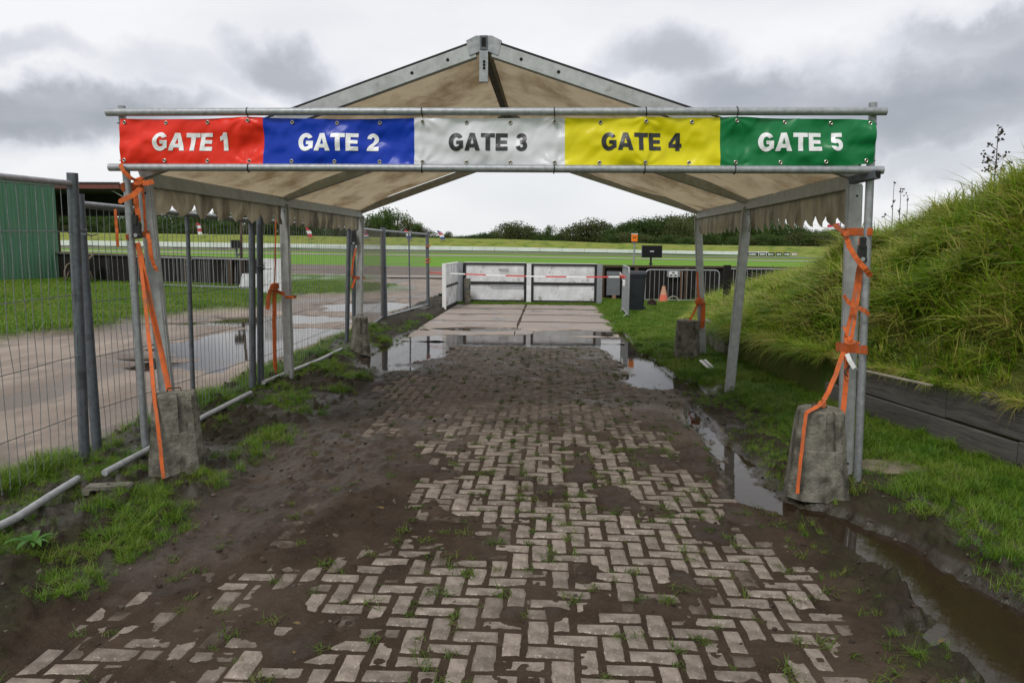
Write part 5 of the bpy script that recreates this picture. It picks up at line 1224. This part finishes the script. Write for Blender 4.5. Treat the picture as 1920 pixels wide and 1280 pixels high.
def tree(px, ytop, Y, k, wf=1.0, label=None):
    where = 'in the wood behind the fence-side track bank' if px < 700 else ('on the open far skyline behind the gate' if px < 1150 else 'in the wood behind the loudspeaker and mound')
    kind = ('dark rounded tree', 'mid green upright tree', 'broad olive bushy tree', 'slender loose tree', 'dense dark broad tree')[k]
    if Y < 161 or 189 < Y < 201 and ytop > 430: kind = ('low dark bush', 0, 'low olive bush', 0, 'low dense dark bush')[k]
    if Y > 500: kind = 'hazy distant tree'
    label = label or kind + ' ' + where
    p = P(px, ytop, Y); g = float(field_z(p.x, Y)); H = max(p.z - g, 1.5)*1.22
    o = empty('tree', (p.x, Y, g-.1), label or TL[k], 'tree', 'trees beyond the track', RND.uniform(0, 6.28)); o.scale = (H/10*wf, H/10*wf, H/10)
    for nm, me in zip(('crown', 'trunk'), VAR[k]):
        c = bpy.data.objects.new(nm, me); col.objects.link(c); c.parent = o
rt = random.Random(77)
prof = lambda x, X, Y: float(np.interp(x, X, Y))
x = -60
while x < 700:        # wood on the fence side
    yt = prof(x, [-60, 120, 160, 200, 240, 470, 560, 700], [392, 392, 384, 402, 400, 402, 408, 408]) + rt.uniform(-5, 6)
    tree(x, yt, rt.uniform(165, 215), rt.choice((0, 1, 2, 4, 0, 4)), rt.uniform(.9, 1.2)); x += rt.uniform(17, 26)
for x in range(-40, 700, 42): tree(x + rt.uniform(-8, 8), 420 + rt.uniform(-4, 5), rt.uniform(152, 160), rt.choice((0, 2, 4)), 1.5)
for px, yt, Y, k, wf, lb in ((706, 404, 180, 3, 1.1, 0), (722, 399, 185, 1, 1.1, 0), (745, 403, 182, 3, 1.2, 0), (765, 415, 180, 2, 1.2, 0), (783, 420, 178, 3, 1.1, 0), (798, 430, 180, 2, 1.3, 0),
        (840, 436, 190, 2, .9, 'small lone round tree on the open skyline'), (905, 437, 420, 4, 1.6, 0), (930, 435, 420, 0, 1.5, 0), (885, 441, 520, 4, 2, 0), (865, 444, 620, 4, 3, 0), (820, 443, 620, 4, 3, 0), (950, 425, 300, 2, 1.3, 0), (970, 420, 290, 2, 1.4, 0), (990, 428, 300, 0, 1.3, 0),
        (1008, 436, 330, 4, 1.4, 0), (1029, 428, 260, 1, .85, 'small round-headed tree between two olive bushes'), (1048, 439, 330, 4, 1.5, 0), (1062, 436, 330, 0, 1.6, 0), (1085, 424, 270, 2, 1.5, 0), (1108, 416, 265, 2, 1.4, 0), (1135, 423, 270, 0, 1.4, 0)):
    tree(px, yt, Y, k, wf, lb or None)
x = 1150
while x < 1640:
    yt = prof(x, [1150, 1180, 1200, 1250, 1300, 1420, 1470, 1520, 1640], [424, 418, 417, 408, 408, 408, 420, 434, 436]) + rt.uniform(-4, 6)
    tree(x, yt, rt.uniform(210, 270), rt.choice((0, 1, 4, 4, 2)), rt.uniform(1.0, 1.35)); x += rt.uniform(13, 21)
for x in range(1160, 1640, 30): tree(x + rt.uniform(-8, 8), 441 + rt.uniform(-4, 5), rt.uniform(190, 200), rt.choice((2, 4, 0)), 1.7)
x = 700
while x < 1160: tree(x, 443 + rt.uniform(-2, 2), rt.uniform(600, 650), 4, 2.5); x += rt.uniform(14, 20)

# ================================================================== GRASS
def blade_material(name, cols, straw, rough=.5, gain=.80):
    m = bpy.data.materials.new(name); m.use_nodes = True; nt = m.node_tree; N = nt.nodes.new; L = nt.links.new; b = nt.nodes['Principled BSDF']; out = nt.nodes['Material Output']
    g = N('ShaderNodeNewGeometry'); oi = N('ShaderNodeObjectInfo')
    n = N('ShaderNodeTexNoise'); n.inputs['Scale'].default_value = 1.4; n.inputs['Detail'].default_value = 4; L(g.outputs['Position'], n.inputs['Vector'])
    ad = N('ShaderNodeMath'); ad.operation = 'MULTIPLY_ADD'; L(oi.outputs['Random'], ad.inputs[0]); ad.inputs[1].default_value = .45; L(n.outputs['Fac'], ad.inputs[2])
    isl = N('ShaderNodeMath'); isl.operation = 'MULTIPLY_ADD'; L(g.outputs['Random Per Island'], isl.inputs[0]); isl.inputs[1].default_value = .35; L(ad.outputs[0], isl.inputs[2])
    sc_ = N('ShaderNodeMath'); sc_.operation = 'MULTIPLY'; L(isl.outputs[0], sc_.inputs[0]); sc_.inputs[1].default_value = gain; r = N('ShaderNodeValToRGB'); L(sc_.outputs[0], r.inputs[0]); e = r.color_ramp.elements
    e[0].position = .45; e[0].color = (*cols[0], 1); e[1].position = 1.28 if False else 1.0; e[1].color = (*straw, 1)
    k = e.new(.68); k.color = (*cols[1], 1); k = e.new(.86); k.color = (*cols[2], 1)
    L(r.outputs[0], b.inputs['Base Color']); b.inputs['Roughness'].default_value = rough; b.inputs['Specular IOR Level'].default_value = .35
    t = N('ShaderNodeBsdfTranslucent'); L(r.outputs[0], t.inputs[0]); x = N('ShaderNodeMixShader'); x.inputs[0].default_value = .35
    L(b.outputs[0], x.inputs[1]); L(t.outputs[0], x.inputs[2]); L(x.outputs[0], out.inputs[0]); return m
M_BL = blade_material('lawn_blades', ((.055, .14, .006), (.105, .21, .009), (.15, .235, .014)), (.20, .22, .045))
M_BM = blade_material('mound_blades', ((.065, .16, .004), (.17, .30, .008), (.26, .33, .022)), (.42, .36, .10), gain=.88)
M_BW = blade_material('weed_blades', ((.045, .085, .008), (.075, .125, .012), (.105, .135, .02)), (.14, .13, .05))
M_BS = blade_material('straw_blades', ((.19, .18, .05), (.26, .22, .08), (.33, .27, .12)), (.42, .35, .17))
def tuft(name, n, h, spread, w, droop, bias, seed, m, seg=3):
    r = random.Random(seed); vs, fs = [], []
    for k in range(n):
        a = r.uniform(0, 6.28); bx, by = spread*math.sqrt(r.random())*math.cos(a), spread*math.sqrt(r.random())*math.sin(a)
        az = r.uniform(0, 6.28); dirv = Vector((math.cos(az)*(1-bias) - bias*1.3, math.sin(az)*(1-bias), 0)); hh = h*r.uniform(.55, 1.15); dr = droop*r.uniform(.4, 1.3); ww = w*r.uniform(.7, 1.2)
        sd = Vector((-dirv.y, dirv.x, 0)); sd = sd.normalized() if sd.length > 1e-3 else Vector((1, 0, 0))
        b = len(vs)
        for i in range(seg+1):
            t = i/seg; p = Vector((bx, by, 0)) + dirv*(dr*hh*t*t + .12*hh*t) + Vector((0, 0, hh*(t - .42*min(dr, 1.4)*t*t))); wd = ww*(1-t)**.6 if i < seg else .0006
            vs += [tuple(p - sd*wd/2), tuple(p + sd*wd/2)]
        fs += [(b+2*i, b+2*i+1, b+2*i+3, b+2*i+2) for i in range(seg)]
    me = bpy.data.meshes.new(name); me.from_pydata(vs, [], fs); me.materials.append(m)
    return bpy.data.objects.new(name, me)
def collection(name, obs):
    c = bpy.data.collections.new(name)
    for o in obs: c.objects.link(o)
    return c
C_LAWN = collection('lawn_tufts', [tuft('lawn_tuft', 26, .062, .05, .0042, .7, 0, s, M_BL, 2) for s in range(4)])
C_VERGE = collection('verge_tufts', [tuft('verge_tuft', 22, .12, .045, .0045, .9, 0, 20+s, M_BL, 3) for s in range(4)])
C_LONG = collection('long_tufts', [tuft('long_tuft', 20, .32, .07, .0105, 1.05, .30, 40+s, M_BM, 4) for s in range(5)] + [tuft('straw_tuft', 16, .34, .10, .0060, 1.2, .30, 50+s, M_BS, 4) for s in range(2)] + [tuft('broad_tuft', 9, .22, .05, .034, 1.2, .15, 56+s, M_BL, 4) for s in range(2)])
C_WEED = collection('joint_weeds', [tuft('joint_weed', 15, .030, .030, .0046, 1.4, 0, 60+s, M_BW, 3) for s in range(3)])
C_COARSE = collection('field_tufts', [tuft('field_tuft', 18, .10, .16, .012, .8, 0, 80+s, M_BL, 2) for s in range(3)])
def scatter(name, pts, rot, scl, idx, coll, label, cat):
    me = bpy.data.meshes.new(name); me.vertices.add(len(pts)); me.vertices.foreach_set('co', np.asarray(pts, np.float32).ravel())
    a = me.attributes.new('rot', 'FLOAT_VECTOR', 'POINT'); a.data.foreach_set('vector', np.asarray(rot, np.float32).ravel())
    a = me.attributes.new('scl', 'FLOAT', 'POINT'); a.data.foreach_set('value', np.asarray(scl, np.float32))
    a = me.attributes.new('idx', 'INT', 'POINT'); a.data.foreach_set('value', np.asarray(idx, np.int32))
    me.update(); o = bpy.data.objects.new(name, me); col.objects.link(o); tag(o, label, cat, kind='stuff')
    ng = bpy.data.node_groups.new(name, 'GeometryNodeTree'); ng.interface.new_socket('Geometry', in_out='INPUT', socket_type='NodeSocketGeometry'); ng.interface.new_socket('Geometry', in_out='OUTPUT', socket_type='NodeSocketGeometry')
    N = ng.nodes.new; L = ng.links.new; gi, go = N('NodeGroupInput'), N('NodeGroupOutput'); ip = N('GeometryNodeInstanceOnPoints'); ci = N('GeometryNodeCollectionInfo')
    ci.inputs['Collection'].default_value = coll; ci.inputs['Separate Children'].default_value = True; ci.inputs['Reset Children'].default_value = True
    def na(n, t): q = N('GeometryNodeInputNamedAttribute'); q.data_type = t; q.inputs['Name'].default_value = n; return q.outputs[0]
    er = N('FunctionNodeEulerToRotation'); L(na('rot', 'FLOAT_VECTOR'), er.inputs[0])
    L(gi.outputs[0], ip.inputs['Points']); L(ci.outputs[0], ip.inputs['Instance']); ip.inputs['Pick Instance'].default_value = True
    L(na('idx', 'INT'), ip.inputs['Instance Index']); L(er.outputs[0], ip.inputs['Rotation']); L(na('scl', 'FLOAT'), ip.inputs['Scale']); L(ip.outputs[0], go.inputs[0])
    md = o.modifiers.new('grass', 'NODES'); md.node_group = ng; return o
rg = np.random.default_rng(5)
# --- mound
def mound_grass():
    n = 46000; x = rg.uniform(2.4, 8.5, n); y = 2.2 + (22.5-2.2)*rg.random(n)**1.35
    dens = np.clip(1.25 - (y-4)/26, .3, 1)*np.clip(1.5 - (x-wall_x(y))/5.5, .12, 1)
    k = (x > wall_x(y)+.06) & (rg.random(n) < dens); x, y = x[k], y[k]
    z = mound_z(x, y)-.02; m = len(x); t = (x-wall_x(y))
    pn = fbm(x*.9, y*.9, 3, 701)
    rot = np.stack([rg.normal(0, .18, m), -.25 + rg.normal(0, .16, m), rg.normal(.25, .9, m) + (pn-.5)*4.5], 1)
    s = rg.uniform(.5, 1.2, m)*(.35 + 1.25*fbm(x*2.2, y*2.2, 3, 711))*np.clip(.42 + t*1.6, .42, 1.1)
    straw = (fbm(x*1.1+5, y*1.1, 3, 721) + rg.normal(0, .09, m)) > .62
    idx = np.where(straw, rg.integers(5, 7, m), rg.integers(0, 5, m))
    idx = np.where(rg.random(m) < .035, rg.integers(7, 9, m), idx)
    scatter('mound_grass', np.stack([x, y, z], 1), rot, s, idx, C_LONG, 'long combed-over grass covering the mound', 'grass')
    q = rg.random(m) < .09; xb, yb, zb_ = x[q], y[q], z[q]; mb_ = len(xb)
    scatter('tall_tufts', np.stack([xb, yb, zb_], 1), np.stack([rg.normal(0, .25, mb_), rg.normal(-.1, .25, mb_), rg.uniform(0, 6.28, mb_)], 1), rg.uniform(1.1, 1.65, mb_)*np.clip(.5+t[q], .5, 1), np.where(rg.random(mb_) < .25, rg.integers(5, 7, mb_), rg.integers(0, 5, mb_)), C_LONG, 'taller bright tufts standing out of the mound grass', 'grass')
    # lip hanging over the planks and the bank foot
    n = 1500; y = rg.uniform(2.4, 16.5, n); x = wall_x(y) + rg.uniform(-.03, .10, n); zl = wall_h(y)+.02
    rot = np.stack([rg.normal(0, .2, n), -.75 + rg.normal(0, .25, n), rg.normal(0, .5, n)], 1)
    scatter('overhanging_grass', np.stack([x, y, zl], 1), rot, rg.uniform(.25, .5, n)*np.where(y > 8, 1.9, 1), rg.integers(0, 7, n), C_LONG, 'long grass hanging over the top of the plank wall', 'grass')
mound_grass()
def verge_grass():
    P_ = []; 
    def region(n, x0, x1, y0, y1, fn, smin, smax):
        x = rg.uniform(x0, x1, n); y = rg.uniform(y0, y1, n); z, mud, wet, inp = near_h(x, y)
        k = fn(x, y, z, inp) > rg.random(n); return x[k], y[k], z[k]-.006, rg.uniform(smin, smax, k.sum())
    clump = lambda x, y: sstep(.46, .60, fbm(x*2.2, y*2.2, 3, 801))
    A = region(15000, -3.62, -2.0, 1.6, 13, lambda x, y, z, i: (1-i)*sstep(.52, .60, fbm(x*2.6, y*2.6, 3, 801))*sstep(-2.0, -2.4, x)*.55*(z > -.01), .35, 1.0)
    # thick band along the fence foot
    B = region(4500, -3.62, -2.95, 1.6, 14, lambda x, y, z, i: .08 + .92*sstep(.44, .56, fbm(x*1.8, y*1.8, 3, 811)), .5, 1.3)
    C = region(26000, 1.35, 4.2, 2.2, 13, lambda x, y, z, i: (1-i)*(x < wall_x(y)-.02)*(z > -.012)*np.where(y < 5.0, .45 + .55*clump(x*1.3, y*1.3), 1)*np.maximum(clump(x, y)*.5, sstep(2.0, 2.7, x + (fbm(x*2, y*2, 3, 821)-.5)*1.1 + sstep(5.2, 8.5, y)*.55)), .45, 1.1)
    D = region(900, -3.6, -2.2, 12.2, 17, lambda x, y, z, i: sstep(.45, .55, fbm(x*1.2, y*1.2, 3, 831))*(z > -.015), .5, 1.0)
    E_ = region(5200, -3.6, -1.75, 1.7, 5.0, lambda x, y, z, i: (1-i)*sstep(.44, .56, fbm(x*3.1, y*3.1, 3, 871))*.75, .25, .8)
    X, Y, Z, S = (np.concatenate([q[j] for q in (A, B, C, D, E_)]) for j in range(4)); m = len(X)
    S = S*np.where((X > -3.32) & (X < -2.9), .55, 1)*np.where((X > 1.2) & (X < 2.05), .55, 1)
    scatter('verge_grass', np.stack([X, Y, Z], 1), np.stack([rg.normal(0, .15, m), rg.normal(0, .15, m), rg.uniform(0, 6.28, m)], 1), S, rg.integers(0, 4, m), C_VERGE, 'ragged grass tufts on the muddy verges beside the paving', 'grass')
    # lawn between the road end and the mound
    n = 26000; x = rg.uniform(1.2, 4.6, n); y = 9 + 14*rg.random(n); z, *_ = near_h(x, y); e = np.interp(y, [9, 10.5, 13, 15, 17, 19, 21.5], [1.75, 1.62, 1.45, 1.36, 1.32, 1.3, 1.3]) + (fbm(x*3, y*2, 3, 841)-.5)*.5
    k = (x > e) & (x < wall_x(y)+.1) & (z > -.02); x, y, z = x[k], y[k], z[k]; m = len(x)
    x2 = rg.uniform(-3.5, 1.3, 1600); y2 = 21.35 + rg.normal(0, .12, 1600); z2 = np.zeros(1600)
    xx, yy, zz = np.concatenate([x, x2]), np.concatenate([y, y2]), np.concatenate([z-.005, z2]); m = len(xx)
    scatter('verge_lawn', np.stack([xx, yy, zz], 1), np.stack([rg.normal(0, .12, m), rg.normal(0, .12, m), rg.uniform(0, 6.28, m)], 1), rg.uniform(.8, 1.7, m), rg.integers(0, 4, m), C_LAWN, 'bright short grass between the road end and the mound', 'grass')
verge_grass()
def lawn_left():
    n = 64000; y = 9.5 + 21*rg.random(n); x = rg.uniform(-25, -6, n); z, cut, lawn = yard_h(x, y); k = (lawn*(1-cut) > .45 + rg.random(n)*.4) & (x > -1.05*y) & (rg.random(n) < np.clip(22/y - .35, .3, 1)); x, y, z = x[k], y[k], z[k]; m = len(x)
    scatter('lawn', np.stack([x, y, z-.01], 1), np.stack([rg.normal(0, .12, m), rg.normal(0, .12, m), rg.uniform(0, 6.28, m)], 1), rg.uniform(.5, 1.0, m)*(1+.5*fbm(x*.8, y*.8, 2, 851)), rg.integers(0, 3, m), C_COARSE, 'bright green lawn between the gravel yard and the retaining wall', 'grass')
    # the first stretch of infield
    n = 16000; y = 23.6 + 14*rg.random(n)**1.5; x = rg.uniform(-3.4, 13, n); m = n
    scatter('apron_grass', np.stack([x, y, np.full(n, -.02)], 1), np.stack([rg.normal(0, .12, m), rg.normal(0, .12, m), rg.uniform(0, 6.28, m)], 1), rg.uniform(.8, 1.3, m), rg.integers(0, 3, m), C_COARSE, 'short grass of the infield beyond the gate and plank wall', 'grass')
lawn_left()
def weeds():
    n = 2700; x = PX + rg.uniform(-1.75, 1.75, n); y = 1.8 + 10.7*rg.random(n)**.9
    pr = np.where(x > -.6, .9, .35)*(.35+.9*fbm(x*1.4, y*1.1, 3, 861)); k = rg.random(n) < pr*.62; x, y = x[k], y[k]
    # sit them on the joints of the bricks
    u = .103; x = np.round((x-.02)/u)*u + .02 + rg.normal(0, .006, len(x)); y = np.round(y/u)*u + rg.normal(0, .006, len(y)); z = near_h(x, y)[0]; k = z > -.015; x, y, z = x[k], y[k], z[k]; m = len(x)
    reps = 2; X = np.repeat(x, reps) + rg.normal(0, .016, m*reps); Y = np.repeat(y, reps) + rg.normal(0, .010, m*reps); Z = np.repeat(z, reps)-.004; m = len(X)
    scatter('joint_weeds', np.stack([X, Y, Z], 1), np.stack([rg.normal(0, .2, m), rg.normal(0, .2, m), rg.uniform(0, 6.28, m)], 1), rg.uniform(.5, 1.7, m), rg.integers(0, 3, m), C_WEED, 'small weeds growing in the joints of the paving', 'weeds')
weeds()
# --- broadleaf weed and dead stalks
def leafy(c, n, L, label, seed):
    r = random.Random(seed); o = empty('broadleaf_weed', c, label, 'plant'); M_ = mat('weed_leaf', (.03, .10, .010), (.05, .13, .012), .5, 10, 4)
    for k in range(n):
        a = 6.28*k/n + r.uniform(-.3, .3); l = L*r.uniform(.7, 1.15); mb = MB(); vs = []
        for i in range(7):
            t = i/6; w = l*.11*math.sin(math.pi*min(1, t*.93+.07))**.8; p = Vector((math.cos(a)*l*t*.85, math.sin(a)*l*t*.85, .01 + l*(.75*t - .62*t*t))); sd = Vector((-math.sin(a), math.cos(a), 0))
            vs += [p - sd*w + Vector((0, 0, w*.35)), p, p + sd*w + Vector((0, 0, w*.35))]
        fs = [q for i in range(6) for q in ((3*i, 3*i+1, 3*i+4, 3*i+3), (3*i+1, 3*i+2, 3*i+5, 3*i+4))]
        mb.add(vs, fs).build('leaf', M_, o, True)
pw = G(66, 1052); leafy((pw.x, pw.y, nz(pw.x, pw.y)), 11, .15, 'broadleaf weed rosette on the muddy verge beside the paving', 4)
def stalk(px, yb, yt, X, label, seed, n=16, kind=0):
    d = ray(px, yb); Yb = X*d[1]/d[0]; z = float(mound_z(X, Yb)); top = P(px, yt, Yb); r = random.Random(seed); o = empty('dead_stalk', (X, Yb, z-.05), label, 'plant', 'dead stalks on the mound')
    M_ = mat('dead_stalk', (.03, .022, .015), (.05, .04, .025), .9, 10, 3); h = max(top.z-z, .3)
    wpart('stem', MB().tube([(X, Yb, z-.05), (X+.01, Yb, z+h*.5), (X+.0, Yb, z+h)], [.008, .006, .003], 5), M_, o)
    mb = MB(); hd = MB()
    for k in range(n):
        t = r.uniform(.25, 1); a = r.uniform(0, 6.28); l = .10*r.uniform(.5, 1.3)*(1.3-t) + .03; p = Vector((X, Yb, z+h*t)); q = p + Vector((math.cos(a)*l, math.sin(a)*l, l*.7)); mb.tube([p, q], .0025, 4)
        for w in range(3): c = q + Vector((r.gauss(0, .012), r.gauss(0, .012), r.gauss(0, .012))); hd.box(c, (.014, .014, .018), rot=Euler((r.random()*3, r.random()*3, 0)).to_matrix())
    wpart('twigs', mb, M_, o); wpart('seed_heads', hd, M_, o)
stalk(1864, 330, 243, 5.0, 'tall dead dark thistle stalk on the crest of the mound', 3, 30)
for px, yb, yt in ((1672, 405, 345), (1686, 400, 352), (1700, 395, 366)): stalk(px, yb, yt, 5.1, 'thin dry seed stalk on the mound crest beside the tube frame', px, 5)

# --- loose clods, stones and leaf litter trodden into the mud
def debris():
    def pebble(seed):
        r = random.Random(seed); bm = bmesh.new(); bmesh.ops.create_icosphere(bm, subdivisions=1, radius=.012)
        for v in bm.verts: v.co = Vector((v.co.x*1.2, v.co.y, v.co.z*.7))*r.uniform(.7, 1.25)
        me = bpy.data.meshes.new('clod'); bm.to_mesh(me); bm.free(); me.materials.append(mat('clod', (.045, .033, .025), (.028, .02, .015), .9, 30, 3, rnd=.3) if seed % 3 else mat('grit', (.11, .092, .075), (.075, .06, .05), .8, 30, 3, rnd=.3)); return bpy.data.objects.new('clod', me)
    def leaf(seed):
        m = mat('dead_leaf', (.11, .075, .035), (.16, .12, .05), .8, 20, 3, rnd=.3); r = random.Random(seed); w = .014
        me = bpy.data.meshes.new('leaf'); me.from_pydata([(-.03, 0, .002), (0, -w, .006), (0, 0, .003), (0, w, .007), (.03, 0, .008)], [], [(0, 1, 2), (0, 2, 3), (1, 4, 2), (2, 4, 3)]); me.materials.append(m); return bpy.data.objects.new('leaf', me)
    cl = collection('litter', [pebble(k) for k in range(6)] + [leaf(9), leaf(10)])
    n = 2600; x = rg.uniform(-3.4, 2.6, n); y = 1.7 + 9*rg.random(n)**1.4; z, mud, wet, inp = near_h(x, y); k = ((mud > .25) | (inp < .5)) | (rg.random(n) < .12); x, y, z = x[k], y[k], z[k]; m = len(x)
    idx = np.where(rg.random(m) < .04, rg.integers(6, 8, m), rg.integers(0, 6, m))
    scatter('litter', np.stack([x, y, z+.002], 1), rg.uniform(-.4, .4, (m, 3)) + np.stack([np.zeros(m), np.zeros(m), rg.uniform(0, 6.28, m)], 1), np.where(idx > 5, rg.uniform(.6, 1.1, m), rg.uniform(.25, 1.3, m)**1.5), idx, cl, 'clods, grit and dead leaves scattered over the mud', 'litter')
debris()
